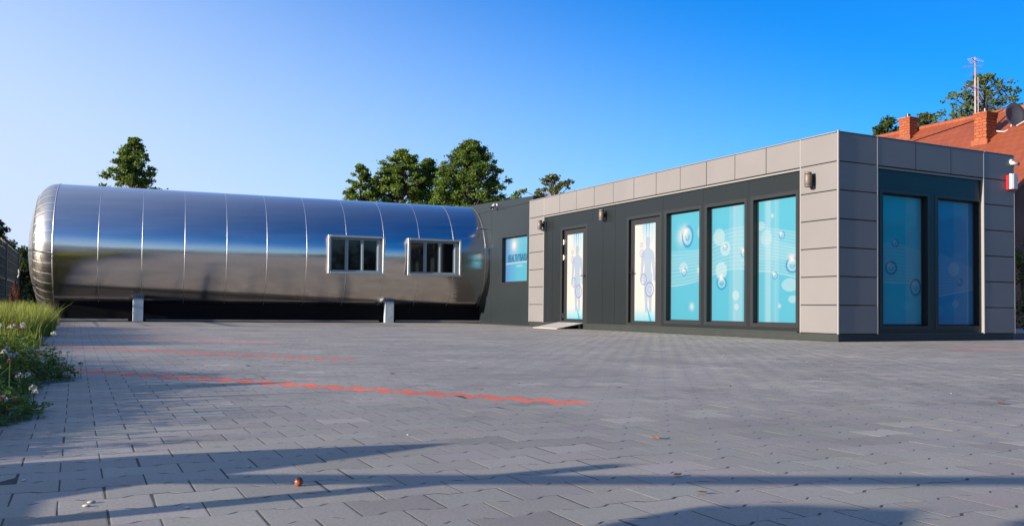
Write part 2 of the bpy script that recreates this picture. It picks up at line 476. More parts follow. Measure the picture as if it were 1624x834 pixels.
# ------------------------------------------------------------------ printed film artwork (prints, plus pale bands and lifted side tones)
def hexl(r, g, b_):
    f = lambda c: (c/255/12.92 if c/255 <= 0.04045 else ((c/255+0.055)/1.055)**2.4)
    return np.array([f(r), f(g), f(b_)])
def mixc(c, col, a):
    a = np.clip(a, 0, 1)[..., None]
    return c*(1-a)+col*a
CY = hexl(98, 205, 235); DEEP = hexl(0, 138, 215); WH = hexl(225, 245, 250)
def disc(c, Y, Z, y, z, ry, rz, a, col=WH, soft=0.06):
    d = np.sqrt(((Y-y)/ry)**2+((Z-z)/rz)**2)
    return mixc(c, col, a*np.clip((1-d)/soft, 0, 1))
def glow(c, Y, Z, y, z, r, a, col=np.array([1.0, 0.97, 0.93])):
    d2 = ((Y-y)**2+(Z-z)**2)/(r*r)
    return mixc(c, col, a*np.exp(-d2))
def bubble(c, Y, Z, y, z, ry, rz, dark=DEEP, fl=(-0.4, 0.3), wh=1.0):
    d = np.sqrt(((Y-y)/ry)**2+((Z-z)/rz)**2)
    c = mixc(c, dark, 0.85*np.exp(-((d-0.86)/0.13)**2))
    c = mixc(c, WH, 0.35*wh*np.exp(-((d-0.55)/0.2)**2)*(d < 0.8))
    c = mixc(c, dark, 0.55*np.exp(-((d-0.33)/0.09)**2)*(Z < z+0.1*rz))
    return glow(c, Y, Z, y+fl[0]*ry, z+fl[1]*rz*1.6, 0.45*(ry+rz)/2, 0.9*wh)
def film(name, origin, udir, w, h, fn, parent, nu=110, nv=240, m=None, k=0.31):
    u = np.linspace(0, 1, nu); v = np.linspace(0, 1, nv)
    U, Vv = np.meshgrid(u, v)
    P = np.array(origin)[None, None]+np.array(udir)[None, None]*(U*w)[..., None]+np.array([0, 0, 1.0])*(Vv*h)[..., None]
    i = np.arange(nv-1)[:, None]*nu+np.arange(nu-1)[None]
    F = np.stack([i, i+1, i+nu+1, i+nu], -1).reshape(-1, 4)
    c = fn(U*w, Vv*h, w, h)
    return fast_mesh(name, P.reshape(-1, 3), F, m or M_film, parent, cols=k*np.clip(c, 0, 1).reshape(-1, 3), attr='art')
def base_cyan(U, V):
    c = np.zeros(U.shape+(3,))+CY
    return c*(0.94+0.10*(V/2.0))[..., None]
def pale_bands(c, U, bands):  # pale bands in the film colour, curtain folds on the front panes
    for (u0, u1, a) in bands:
        c = mixc(c, WH, a*np.clip(np.minimum(U-u0, u1-U)/0.03, 0, 1))
    return c
def waves(c, U, V, G, top, bot, n=11, a=0.30, cross=True):
    """G: horizontal coordinate along the whole window row"""
    inside = (V < top(G)) & (V > bot(G))
    c = mixc(c, WH, 0.10*inside)
    for k in range(n):
        t = k/(n-1)
        z = bot(G)*(1-t)+top(G)*t
        c = mixc(c, WH, (a+0.25*(k in (0,)))*np.exp(-((V-z)/0.0085)**2))
        if cross:
            z2 = (bot(G)+(top(G)-bot(G))*(0.15+0.75*t)) + 0.16*(G-1.6)*(0.5-t)*1.3
            c = mixc(c, WH, 0.6*a*np.exp(-((V-z2)/0.007)**2)*inside)
    return c
wtop = lambda G: 1.21+0.34*np.exp(-((G-1.85)/1.1)**2)
wbot = lambda G: 0.60+0.27*np.exp(-((G-1.75)/0.95)**2)-0.10*np.clip(G-2.2, 0, 2)
def art_w1(U, V, w, h):
    c = base_cyan(U, V); c = pale_bands(c, U, [(0.80, 0.93, 0.35)])
    c = waves(c, U, V, U, lambda G: 1.23+0*G, wbot)
    c = disc(c, U, V, 0.86, 1.54, 0.12, 0.13, 0.35); c = glow(c, U, V, 0.33, 1.50, 0.14, 0.7)
    c = bubble(c, U, V, 0.47, 1.49, 0.165, 0.205)
    c = disc(c, U, V, 0.36, 0.93, 0.13, 0.11, 0.4); c = bubble(c, U, V, 0.38, 0.86, 0.075, 0.072)
    c = glow(c, U, V, 0.80, 0.88, 0.05, 0.8); return glow(c, U, V, 0.60, 0.24, 0.06, 0.6)
def art_w2(U, V, w, h):
    c = base_cyan(U, V); c = pale_bands(c, U, [(0.52, 0.78, 0.28), (0.42, 0.60, 0.12)])
    c = waves(c, U, V, U+1.15, wtop, wbot)
    for (y, z, r, a) in ((0.18, 1.42, 0.15, 0.45), (0.34, 1.22, 0.13, 0.5), (0.24, 0.85, 0.15, 0.5), (0.60, 0.43, 0.085, 0.5), (0.62, 0.24, 0.055, 0.5)):
        c = disc(c, U, V, y, z, r, r, a)
    c = bubble(c, U, V, 0.34, 1.24, 0.055, 0.055); c = bubble(c, U, V, 0.80, 1.13, 0.085, 0.085)
    return bubble(c, U, V, 0.25, 0.64, 0.13, 0.115, fl=(-0.1, 0.5))
def art_w3(U, V, w, h):
    c = base_cyan(U, V); c = pale_bands(c, U, [(0.14, 0.28, 0.28), (0.34, 0.46, 0.16), (0.10, 0.40, 0.10)])
    c = waves(c, U, V, U+2.28, lambda G: 1.52-0.18*np.clip(G-2.28, 0, 2), lambda G: 0.81-0.06*(G-2.28)-0.14*np.clip(G-2.5, 0, 2)**1.3, n=15)
    c = disc(c, U, V, 0.05, 1.53, 0.10, 0.07, 0.4); c = disc(c, U, V, 0.17, 1.33, 0.13, 0.13, 0.3)
    c = disc(c, U, V, 0.68, 0.58, 0.18, 0.105, 0.4); c = disc(c, U, V, 0.74, 0.36, 0.10, 0.06, 0.4)
    c = bubble(c, U, V, 0.51, 1.35, 0.065, 0.06); c = bubble(c, U, V, 0.36, 0.73, 0.06, 0.06)
    c = glow(c, U, V, 0.30, 1.67, 0.03, 0.6); c = glow(c, U, V, 0.46, 0.26, 0.03, 0.6)
    return bubble(c, U, V, 0.73, 0.88, 0.145, 0.125, fl=(-0.1, 0.5))
SB = hexl(45, 175, 225); SB2 = hexl(38, 120, 205)
def art_sa(U, V, w, h):
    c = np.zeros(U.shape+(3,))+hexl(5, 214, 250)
    c = pale_bands(c, U, [(0.56, 0.92, 0.16)])
    c = waves(c, U, V, U, lambda G: 1.20-0.22*np.clip(G-0.45, 0, 1), lambda G: 0.62-0.0*G, n=12, a=0.16, cross=False)
    c = bubble(c, U, V, 0.35, 1.21, 0.075, 0.065, hexl(10, 90, 150), wh=0.3); c = bubble(c, U, V, 0.26, 0.84, 0.13, 0.105, hexl(8, 80, 150), wh=0.3)
    return bubble(c, U, V, 0.79, 0.56, 0.125, 0.135, hexl(10, 110, 170), wh=0.3)
def art_sb(U, V, w, h):
    c = np.zeros(U.shape+(3,))+hexl(10, 168, 240)
    c = pale_bands(c, U, [(0.45, 0.98, 0.10)])
    c = waves(c, U, V, U, lambda G: 1.13-0.27*G, lambda G: 0.42+0.14*G, n=13, a=0.16, cross=False)
    c = disc(c, U, V, 0.46, 0.86, 0.14, 0.11, 0.3); c = disc(c, U, V, 0.50, 0.32, 0.08, 0.06, 0.2)
    c = bubble(c, U, V, 0.06, 1.09, 0.06, 0.055, hexl(10, 80, 150), wh=0.3); return bubble(c, U, V, 0.60, 0.66, 0.07, 0.06, hexl(10, 80, 150), wh=0.3)
def art_sign(U, V, w, h):
    c = np.zeros(U.shape+(3,))+hexl(100, 203, 236)
    c = mixc(c, hexl(92, 160, 232), np.clip(1-U/(0.55*w), 0, 1)*0.9)
    c = glow(c, U, V, 0.34*w, 0.84*h, 0.12, 1.0); c = glow(c, U, V, 0.34*w, 0.84*h, 0.28, 0.35)
    c = mixc(c, WH, 0.8*np.exp(-((V-0.415*h-0.02*U)/0.014)**2))
    return mixc(c, WH, 0.45*np.exp(-((V-0.35*h)/0.025)**2)*np.clip((U-0.40*w)/0.1, 0, 1)*np.clip((0.72*w-U)/0.1, 0, 1))
def seg(U, V, a, b_, r0, r1):
    ax, ay = a; bx, by = b_
    t = np.clip(((U-ax)*(bx-ax)+(V-ay)*(by-ay))/((bx-ax)**2+(by-ay)**2), 0, 1)
    return np.sqrt((U-ax-t*(bx-ax))**2+(V-ay-t*(by-ay))**2)-(r0+(r1-r0)*t)
def art_door(U, V, w, h):
    c = np.zeros(U.shape+(3,))+hexl(240, 238, 236)
    c = mixc(c, hexl(243, 236, 228), np.exp(-((U-0.1)/0.3)**2)*0.6)
    top = np.clip((V-(h-0.75))/0.75, 0, 1)
    ray = 0.6+0.4*np.sin(U*70)*np.exp(-((U-0.45)/0.2)**2)
    c = mixc(c, hexl(30, 190, 238), top**1.5*np.exp(-((U-0.40)/0.19)**2)*ray*1.1)
    c = mixc(c, hexl(130, 220, 242), top*np.clip((U-0.5)/0.3, 0, 1)*0.8)
    c = mixc(c, hexl(110, 215, 240), np.clip(1-V/0.30, 0, 1)*0.85)
    sx = 0.43; k = h/1.86
    d = np.minimum.reduce([seg(U, V, (sx, 1.47*k), (sx, 1.53*k), 0.055, 0.062), seg(U, V, (sx, 1.36*k), (sx, 1.45*k), 0.034, 0.034),
        seg(U, V, (sx-0.10, 1.29*k), (sx+0.10, 1.29*k), 0.055, 0.055), seg(U, V, (sx, 1.27*k), (sx, 0.98*k), 0.125, 0.09), seg(U, V, (sx, 0.98*k), (sx, 0.86*k), 0.10, 0.11),
        seg(U, V, (sx-0.155, 1.27*k), (sx-0.185, 1.02*k), 0.042, 0.035), seg(U, V, (sx-0.185, 1.02*k), (sx-0.21, 0.78*k), 0.034, 0.024),
        seg(U, V, (sx+0.155, 1.27*k), (sx+0.19, 1.02*k), 0.042, 0.035), seg(U, V, (sx+0.19, 1.02*k), (sx+0.21, 0.78*k), 0.034, 0.024),
        seg(U, V, (sx-0.06, 0.86*k), (sx-0.05, 0.52*k), 0.078, 0.05), seg(U, V, (sx-0.05, 0.52*k), (sx-0.045, 0.20*k), 0.05, 0.026),
        seg(U, V, (sx+0.06, 0.86*k), (sx+0.075, 0.52*k), 0.078, 0.05), seg(U, V, (sx+0.075, 0.52*k), (sx+0.085, 0.20*k), 0.05, 0.026)])
    c = mixc(c, hexl(178, 203, 228), 0.95*np.clip(-d/0.012, 0, 1))
    c = mixc(c, hexl(120, 150, 190), 0.55*np.exp(-(d/0.008)**2))
    for (y, z, r) in ((0.22, 1.46, 0.045), (0.23, 1.30, 0.065), (0.29, 0.80, 0.095), (0.49, 0.60, 0.125)):
        q = np.sqrt(((U-y)/r)**2+((V-z*k)/(r*1.05))**2)
        c = mixc(c, hexl(215, 224, 240), 0.35*(q < 1)); c = mixc(c, hexl(95, 115, 185), 0.8*np.exp(-((q-1)/0.10)**2)); c = mixc(c, hexl(120, 160, 215), 0.5*np.exp(-((q-0.45)/0.12)**2))
    d2 = seg(U, V, (0.40, 0.30*k), (0.55, -0.05), 0.015, 0.05)
    c = mixc(c, hexl(30, 190, 220), np.clip(-d2/0.02, 0, 1)*0.9)
    d3 = seg(U, V, (0.38, 0.26*k), (0.27, -0.05), 0.005, 0.03)
    return mixc(c, hexl(150, 215, 235), np.clip(-d3/0.02, 0, 1)*0.7)

# ------------------------------------------------------------------ pavilion
BLN, BWD, BH, ZB, ZF = 9.345, 3.928, 2.98, 0.108, 2.553
XW = 0.05                                  # the dark sheet sits 5 cm behind the panels
pav = thing('office_pavilion', 'low flat-roofed dark pavilion edged with pale grey panels and cyan printed windows', 'building', (BWD/2, BLN/2, 0))
def wall_with_holes(b, plane, u0, u1, z0, z1, holes, depth, flip):
    """one upright wall sheet, holes = (ua, ub, za, zb); reveals run back by depth"""
    us = sorted({u0, u1, *[h[0] for h in holes], *[h[1] for h in holes]}); zs = sorted({z0, z1, *[h[2] for h in holes], *[h[3] for h in holes]})
    pt = lambda u, z, d=0.0: ((plane+d, u, z) if flip else (u, plane+d, z))
    for i in range(len(us)-1):
        for j in range(len(zs)-1):
            um, zm = (us[i]+us[i+1])/2, (zs[j]+zs[j+1])/2
            if any(h[0] < um < h[1] and h[2] < zm < h[3] for h in holes): continue
            q = [pt(us[i], zs[j]), pt(us[i+1], zs[j]), pt(us[i+1], zs[j+1]), pt(us[i], zs[j+1])]
            b.poly(q[::-1] if flip else q)
    for (a, c, z_, y_) in holes:
        for p1, p2 in (((a, z_), (c, z_)), ((c, z_), (c, y_)), ((c, y_), (a, y_)), ((a, y_), (a, z_))):
            b.poly([pt(*p1), pt(*p2), pt(*p2, depth), pt(*p1, depth)])
D1 = (6.866, 7.862, 0.128, 2.172); D2 = (4.262, 5.266, 0.128, 2.178)
W1 = (3.117, 4.053, 0.225, 2.188); W2 = (1.981, 2.913, 0.225, 2.188); W3 = (0.860, 1.775, 0.225, 2.190)
SA = (0.960, 1.914, 0.225, 2.178); SBW = (2.16, 3.115, 0.225, 2.178)
b = MB()
wall_with_holes(b, XW, 0.05, BLN-0.04, ZB+0.004, ZF+0.06, [D1, D2, W1, W2, W3], 0.10, True)
wall_with_holes(b, 0.05, XW, BWD-0.04, ZB+0.004, ZF+0.06, [SA, SBW], 0.10, False)
b.poly([(BWD-0.04, 0.05, 0), (BWD-0.04, BLN-0.04, 0), (BWD-0.04, BLN-0.04, 2.9), (BWD-0.04, 0.05, 2.9)])
b.poly([(BWD-0.04, BLN-0.04, 0), (0.05, BLN-0.04, 0), (0.05, BLN-0.04, 2.9), (BWD-0.04, BLN-0.04, 2.9)])
# thin standing seams of the sheet, above the openings
for y in (8.3, 6.6, 5.75, 4.16, 3.02, 1.88):
    b.box((XW-0.003, y-0.006, 2.262), (XW+0.004, y+0.006, ZF-0.01))
for y in (8.3, 6.2, 5.75):
    b.box((XW-0.0025, y-0.005, ZB+0.03), (XW+0.004, y+0.005, 2.22 if y < 6 else 2.55))
b.build('wall', M_dark, pav)
# dark inner lining that closes the building behind the glass
b = MB(); b.box((XW+0.16, 0.21, 0.02), (BWD-0.1, BLN-0.1, 2.9)); b.build('lining', M_seal_shade, pav)
b = MB()
b.box((0.018, 0.018, 0.0), (BWD-0.02, BLN-0.01, ZB-0.001), ch=0.004)
b.box((0.010, 0.79, ZB-0.012), (0.03, BLN-0.73, ZB+0.014)); b.box((0.79, 0.010, ZB-0.012), (3.16, 0.03, ZB+0.014))
b.build('plinth', M_plinth, pav)
b = MB(); b.box((0.06, 0.06, 2.86), (BWD-0.06, BLN-0.06, 2.94)); b.build('roof', M_roof, pav)

def panel(bm, plane, u0, u1, z0, z1, flip, g=0.006, t=0.03):
    """one folded metal cassette, proud of the joint behind it"""
    jit = random.uniform(-0.0012, 0.0012)
    if flip: bm.box((plane+jit, u0+g, z0+g), (plane+t, u1-g, z1-g), ch=0.004)
    else: bm.box((u0+g, plane+jit, z0+g), (u1-g, plane+t, z1-g), ch=0.004)
PW = BLN/13
def fascia_front():
    b = MB()
    for k in range(1, 12): panel(b, 0, k*PW, (k+1)*PW, ZF, BH-0.012, True)
    b.box((0.028, PW, ZF-0.03), (0.05, BLN-PW, BH-0.02), 1)
    b.box((0.012, PW+0.004, ZF-0.034), (0.05, BLN-PW-0.004, ZF-0.012), 2)
    b.box((-0.004, PW, BH-0.012), (0.10, BLN-PW, BH), 2, ch=0.003)
    return lab(b.build('fascia', [M_panel, M_gap, M_trim], pav), 'sunlit pale fascia of square panels')
def fascia_side():
    b = MB()
    xs = [0.79, 1.597, 2.389, 3.165]
    for k in range(3): panel(b, 0, xs[k], xs[k+1], ZF, BH-0.012, False)
    b.box((0.79, 0.028, ZF-0.03), (3.165, 0.05, BH-0.02), 1)
    b.box((0.79, 0.012, ZF-0.034), (3.165, 0.05, ZF-0.012), 2)
    b.box((0.79, -0.004, BH-0.012), (3.165, 0.10, BH), 2, ch=0.003)
    return lab(b.build('fascia', [M_panel, M_gap, M_trim], pav), 'shaded blue-grey fascia of square panels')
fascia_front(); fascia_side()
ROWS = [ZB+i*(ZF-ZB)/6 for i in range(7)]+[BH-0.012]
def column(name, u0, u1, flip, edges):
    b = MB()
    for i in range(7): panel(b, 0, u0, u1, ROWS[i], ROWS[i+1], flip, g=0.0065)
    if flip: b.box((0.028, u0, ZB), (0.055, u1, BH-0.02), 1)
    else: b.box((u0, 0.028, ZB), (u1, 0.055, BH-0.02), 1)
    for (e, w) in edges:
        if flip: b.box((-0.003, e-w/2, ZB-0.002), (0.054, e+w/2, BH-0.004), 2, ch=0.003)
        else: b.box((e-w/2, -0.003, ZB-0.002), (e+w/2, 0.054, BH-0.004), 2, ch=0.003)
    if flip: b.box((-0.002, u0+0.02, BH-0.011), (0.10, u1-0.02, BH), 2)
    else: b.box((u0+0.02, -0.002, BH-0.011), (u1-0.02, 0.10, BH), 2)
    return b.build(name, [M_panel, M_gap, M_trim], pav)
column('corner_column', 0.022, PW, True, [(PW, 0.022)])
column('corner_column', 0.022, 0.785, False, [(0.79, 0.022)])
column('corner_column', BLN-PW, BLN, True, [(BLN-PW, 0.02), (BLN-0.006, 0.014)])
column('corner_column', 3.175, BWD-0.01, False, [(3.168, 0.022), (BWD-0.006, 0.016)])
b = MB(); b.box((-0.008, -0.008, ZB-0.003), (0.021, 0.021, BH+0.012), ch=0.003)
lab(b.build('corner_trim', mat('pale corner profile', (0.215, 0.205, 0.20), 0.45), pav), 'pale upright profile at the sunlit corner')

def frame_ring(b, plane, u0, u1, z0, z1, wd, front, back, flip):
    for (a, c, p, q) in ((u0, u0+wd, z0, z1), (u1-wd, u1, z0, z1), (u0+wd, u1-wd, z0, z0+wd), (u0+wd, u1-wd, z1-wd, z1)):
        if flip: b.box((plane+front, a, p), (plane+back, c, q), ch=0.003)
        else: b.box((a, plane+front, p), (c, plane+back, q), ch=0.003)
def front_window(W, fn, label):
    b = MB()
    frame_ring(b, XW, W[0]-0.004, W[1]+0.004, W[2]-0.004, W[3]+0.004, 0.028, 0.088, 0.12, True)
    frame_ring(b, XW, W[0]-0.062, W[1]+0.062, W[2]-0.055, W[3]+0.052, 0.0605, -0.006, 0.01, True)
    o = lab(b.build('window', M_frame, pav), label)
    film('pane', (XW+0.096, W[1]-0.020, W[2]+0.020), (0, -1, 0), W[1]-W[0]-0.04, W[3]-W[2]-0.04, fn, o)
    return o
front_window(W1, art_w1, 'cyan printed window with one large oval bubble, beside the door')
front_window(W2, art_w2, 'cyan printed window with pale discs, middle of the front row')
front_window(W3, art_w3, 'cyan printed window with many wave lines, next to the bright corner column')
def side_window(W, fn, label):
    b = MB()
    frame_ring(b, 0.05, W[0]-0.004, W[1]+0.004, W[2]-0.004, W[3]+0.004, 0.028, 0.088, 0.12, False)
    frame_ring(b, 0.05, W[0]-0.075, W[1]+0.055, W[2]-0.055, W[3]+0.052, 0.05, -0.006, 0.01, False)
    o = lab(b.build('window', M_frame, pav), label)
    film('pane', (W[0]+0.02, 0.146, W[2]+0.02), (1, 0, 0), W[1]-W[0]-0.04, W[3]-W[2]-0.04, fn, o, k=0.36)  # extra brightness in the film colour makes up for shade on this side
    return o
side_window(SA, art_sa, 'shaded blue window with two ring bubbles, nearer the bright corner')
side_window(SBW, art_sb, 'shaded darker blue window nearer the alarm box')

def door(D, hinge_left, label):
    y0, y1, z0, z1 = D
    b = MB()
    # leaf: stiles and rails round the glazed panel
    xf = XW+0.045
    gy0, gy1, gz0, gz1 = y0+0.19, y1-0.125, z0+0.075, z1-0.115
    for (a, c, p, q) in ((y0+0.008, gy0, z0+0.006, z1-0.012), (gy1, y1-0.012, z0+0.006, z1-0.012), (gy0, gy1, z0+0.006, gz0), (gy0, gy1, gz1, z1-0.012)):
        b.box((xf, a, p), (xf+0.05, c, q), ch=0.003)
    b.box((xf+0.002, y0+0.03, z1-0.07), (xf+0.005, y1-0.03, z1-0.066), 1)
    frame_ring(b, XW, y0-0.066, y1+0.07, z0-0.02, z1+0.055, 0.062, -0.006, 0.01, True)
    o = lab(b.build('door', [M_frame, M_seal_shade], pav), label)
    film('printed_panel', (xf+0.012, gy1-0.004, gz0+0.004), (0, -1, 0), gy1-gy0-0.008, gz1-gz0-0.008, art_door, o, nu=130, nv=320, k=0.355)
    hy = (y0+0.055) if hinge_left else (y1-0.06)
    s = 1 if hinge_left else -1
    h = MB()
    h.box((xf-0.008, hy-0.016, 1.00), (xf, hy+0.016, 1.20), ch=0.003)
    h.tube([(xf-0.005, hy, 1.135), (xf-0.055, hy, 1.135), (xf-0.060, hy+s*0.02, 1.135), (xf-0.060, hy+s*0.125, 1.132)], 0.010, 8)
    h.tube([(xf-0.012, hy, 1.045), (xf, hy, 1.045)], 0.012, 8)
    h.build('handle', M_black, o)
    ky = (y1-0.012) if hinge_left else (y0+0.012)
    for z in (0.27, 1.56, 1.90):
        k = MB(); k.tube([(xf-0.012, ky, z-0.055), (xf-0.012, ky, z+0.055)], 0.014, 8); k.box((xf-0.006, ky-0.035, z-0.04), (xf+0.001, ky+0.005, z+0.04))
        k.build('hinge', M_steelsatin if z > 1 else M_black, o)
    return o
door(D1, True, 'printed glass door at the ramp')
door(D2, False, 'printed glass door next to the cyan windows')

# ramp in front of the first door
r_ = thing('door_ramp', 'small sloping pale metal ramp lying before the door near the tank', 'ramp', (-0.25, 7.4, 0))
b = MB()
yr0, yr1 = 6.89, 7.95
T = [(-0.62, yr0, 0.012), (0.022, yr0, 0.128), (0.022, yr1, 0.128), (-0.62, yr1, 0.012)]
Bt = [(x, y, z-0.012) for x, y, z in T]
b.mesh(T+Bt, [(0,1,2,3)[::-1], (4,5,6,7), (0,1,5,4), (1,2,6,5), (2,3,7,6), (3,0,4,7)])
b.build('plate', mat('worn pale ramp sheet', (0.42, 0.40, 0.36), 0.6, 0.2, 0.15, 9, 0.3, 120), r_)
for y in (yr0+0.12, yr1-0.12):
    b = MB(); b.box((-0.02, y-0.02, 0.0), (0.012, y+0.02, 0.105)); b.build('leg', M_galv, r_)

# wall lamps
def wall_lamp(y, x, label):
    t = thing('wall_lamp', label, 'wall lamp', (x, y, 2.24), 'cylinder wall lamps on the pavilion front')
    cx = x-0.105
    b = MB(); b.box((x-0.012, y-0.035, 2.25), (x, y+0.035, 2.43), ch=0.004); b.box((cx, y-0.02, 2.30), (x-0.008, y+0.02, 2.38), ch=0.004); b.build('bracket', M_black, t)
    b = MB(); Mx = Matrix.Translation((cx, y, 0))
    b.lathe([(0.0, 2.262), (0.050, 2.262), (0.054, 2.268), (0.054, 2.405), (0.050, 2.411), (0.0, 2.411)], 20, M=Mx); b.build('body', M_bronze, t)
    for z0, z1 in ((2.228, 2.258), (2.415, 2.446)):
        b = MB(); b.lathe([(0, z0), (0.046, z0), (0.052, z0+0.006), (0.052, z1-0.006), (0.046, z1), (0, z1)], 20, M=Mx); b.build('cap', M_bronze, t)
    b = MB(); b.lathe([(0, 2.205), (0.016, 2.205), (0.020, 2.215), (0.020, 2.229), (0, 2.229)], 12, M=Matrix.Translation((cx+0.055, y-0.01, 0))); b.build('sensor', M_black, t)
wall_lamp(8.634, 0.0, 'brown cylinder wall lamp beside the door with the ramp')
wall_lamp(6.095, XW, 'brown cylinder wall lamp on the dark wall between the two doors')
wall_lamp(0.464, 0.0, 'brown cylinder wall lamp on the pale corner column')

# cameras and siren
def cctv(name, label, base, aim, wall_n, S=1.0):
    t = thing(name, label, 'security camera', base)
    bs = Vector(base); wn = Vector(wall_n); am = Vector(aim).normalized()
    b = MB(); Mq = Matrix.Translation(bs) @ wn.to_track_quat('Z', 'Y').to_matrix().to_4x4()
    b.lathe([(0, 0), (0.05, 0), (0.05, 0.02), (0.03, 0.03), (0.0, 0.03)], 16, M=Mq)
    p = bs+wn*0.11*S+Vector((0, 0, -0.03))
    b.tube([bs+wn*0.02, bs+wn*0.08*S, p], 0.016, 8); b.build('bracket', M_white, t)
    Mc = Matrix.Translation(p) @ am.to_track_quat('Z', 'Y').to_matrix().to_4x4() @ Matrix.Scale(S, 4)
    b = MB(); b.lathe([(0, -0.10), (0.035, -0.10), (0.045, -0.085), (0.045, 0.075), (0, 0.075)], 20, M=Mc); b.build('body', M_white, t)
    b = MB(); b.lathe([(0, 0.076), (0.045, 0.076), (0.048, 0.082), (0.048, 0.115), (0.040, 0.120), (0.036, 0.105), (0, 0.105)], 20, M=Mc); b.build('lens', M_black, t)
    return t
cctv('security_camera', 'small white bullet camera high on the grey wall beside the tank', (0.55, 12.28, 3.20), (-0.30, -0.25, -0.25), (-1, 0, 0))
cctv('security_camera', 'white bullet camera on the shaded corner above the red alarm box', (3.845, 0.0, 2.86), (0.72, -0.65, -0.10), (0, -1, 0), 0.55)
t = thing('alarm_siren', 'red and white alarm box on the shaded corner of the pavilion', 'alarm', (3.80, 0, 2.39))
b = MB(); b.box((3.70, -0.055, 2.40), (3.90, -0.001, 2.64), ch=0.012); b.build('base', M_red, t)
b = MB()
pr_ = [(3.715, -0.056), (3.722, -0.085), (3.755, -0.105), (3.845, -0.105), (3.878, -0.085), (3.885, -0.056)]
vs = [(x, y, 2.415) for x, y in pr_]+[(x, y, 2.655) for x, y in pr_]; k = len(pr_)
b.mesh(vs, [(i, i+1, k+i+1, k+i) for i in range(k-1)]+[tuple(range(k))[::-1], tuple(range(k, 2*k))]); b.build('cover', M_white, t)
t = thing('floodlight_sensor', 'tiny black sensor at the far edge of the shaded corner', 'sensor', (BWD, 0.03, 2.58))
b = MB(); b.tube([(BWD-0.012, 0.03, 2.60), (BWD+0.05, 0.03, 2.60)], 0.012, 8); b.build('arm', M_black, t)
b = MB(); b.box((BWD+0.035, -0.01, 2.565), (BWD+0.085, 0.06, 2.635), ch=0.008); b.build('head', M_black, t)

# ------------------------------------------------------------------ connecting wing
wing = thing('connecting_wing', 'plain grey-green wing wall joining the steel tank to the pavilion, with one sign window', 'building', (2.2, 12.5, 0))
LX, LY0, LY1 = 0.55, 10.19, 17.3
SW = (10.50, 11.945, 1.10, 2.285)
b = MB()
wall_with_holes(b, LX, LY0, LY1, 0.0, 3.08, [SW], 0.12, True)
zt = lambda y: 3.225+0.037*(y-LY0)
b.poly([(LX-0.012, LY0-0.01, 3.085), (LX-0.012, LY0-0.01, zt(LY0)), (LX-0.012, LY1, zt(LY1)), (LX-0.012, LY1, 3.085)])
b.poly([(LX-0.012, LY0-0.01, 3.085), (LX-0.012, LY1, 3.085), (LX, LY1, 3.08), (LX, LY0-0.01, 3.08)])
b.poly([(LX-0.012, LY0-0.01, 0), (4.2, LY0-0.01, 0), (4.2, LY0-0.01, zt(LY0)), (LX-0.012, LY0-0.01, zt(LY0))])
b.poly([(LX, LY1, 0), (LX, LY1, zt(LY1)), (4.2, LY1, zt(LY1)), (4.2, LY1, 0)])
b.poly([(4.2, LY0, 0), (4.2, LY1, 0), (4.2, LY1, zt(LY1)), (4.2, LY0, zt(LY0))])
b.box((LX+0.02, BLN-0.02, 0), (3.6, LY0, 2.8))
for y in (12.6,):
    b.box((LX-0.003, y-0.005, 0.02), (LX+0.004, y+0.005, 3.07))
b.build('wall', mat('grey green wing sheet', (0.0145, 0.021, 0.024), 0.36, 0, 0.08, 0.8, spec=0.4), wing)
b = MB(); b.poly([(LX, LY0, zt(LY0)-0.02), (4.2, LY0, zt(LY0)-0.02), (4.2, LY1, zt(LY1)-0.02), (LX, LY1, zt(LY1)-0.02)]); b.build('roof', M_roof, wing)
b = MB()
frame_ring(b, LX, SW[0]-0.004, SW[1]+0.004, SW[2]-0.004, SW[3]+0.004, 0.03, 0.10, 0.13, True)
frame_ring(b, LX, SW[0]-0.05, SW[1]+0.05, SW[2]-0.05, SW[3]+0.045, 0.045, -0.005, 0.01, True)
swo = b.build('window', M_frame, wing)
film('pane', (LX+0.11, SW[1]-0.025, SW[2]+0.025), (0, -1, 0), SW[1]-SW[0]-0.05, SW[3]-SW[2]-0.05, art_sign, swo, 120, 110)
def text_mesh(body, size, mt, parent, Mx, sx=1.0, ext=0.002):
    cu = bpy.data.curves.new('letters', 'FONT'); cu.body = body; cu.size = size; cu.align_x = 'LEFT'; cu.extrude = ext; cu.space_character = 1.12; cu.offset = 0.003
    o = bpy.data.objects.new('letters', cu); COL.objects.link(o)
    dg = bpy.context.evaluated_depsgraph_get()
    me = bpy.data.meshes.new_from_object(o.evaluated_get(dg))
    bpy.data.objects.remove(o); bpy.data.curves.remove(cu)
    xs = [v.co.x for v in me.vertices]; w = max(xs)-min(xs)
    me.transform(Matrix.Diagonal((sx/w, 1, 1, 1)))
    me.transform(Mx)
    me.materials.clear(); me.materials.append(mt)
    q = bpy.data.objects.new('lettering', me); COL.objects.link(q)
    q.parent = parent; q.matrix_parent_inverse = parent_world(parent).inverted()
    return q
# text runs along -Y (left to right in the photo), facing -X
MT = Matrix(((0, 0, -1, LX+0.105), (-1, 0, 0, SW[1]-0.15), (0, 1, 0, 1.645), (0, 0, 0, 1)))
text_mesh('HEALTHYBARIA', 0.27, M_letters, swo, MT, sx=1.13)

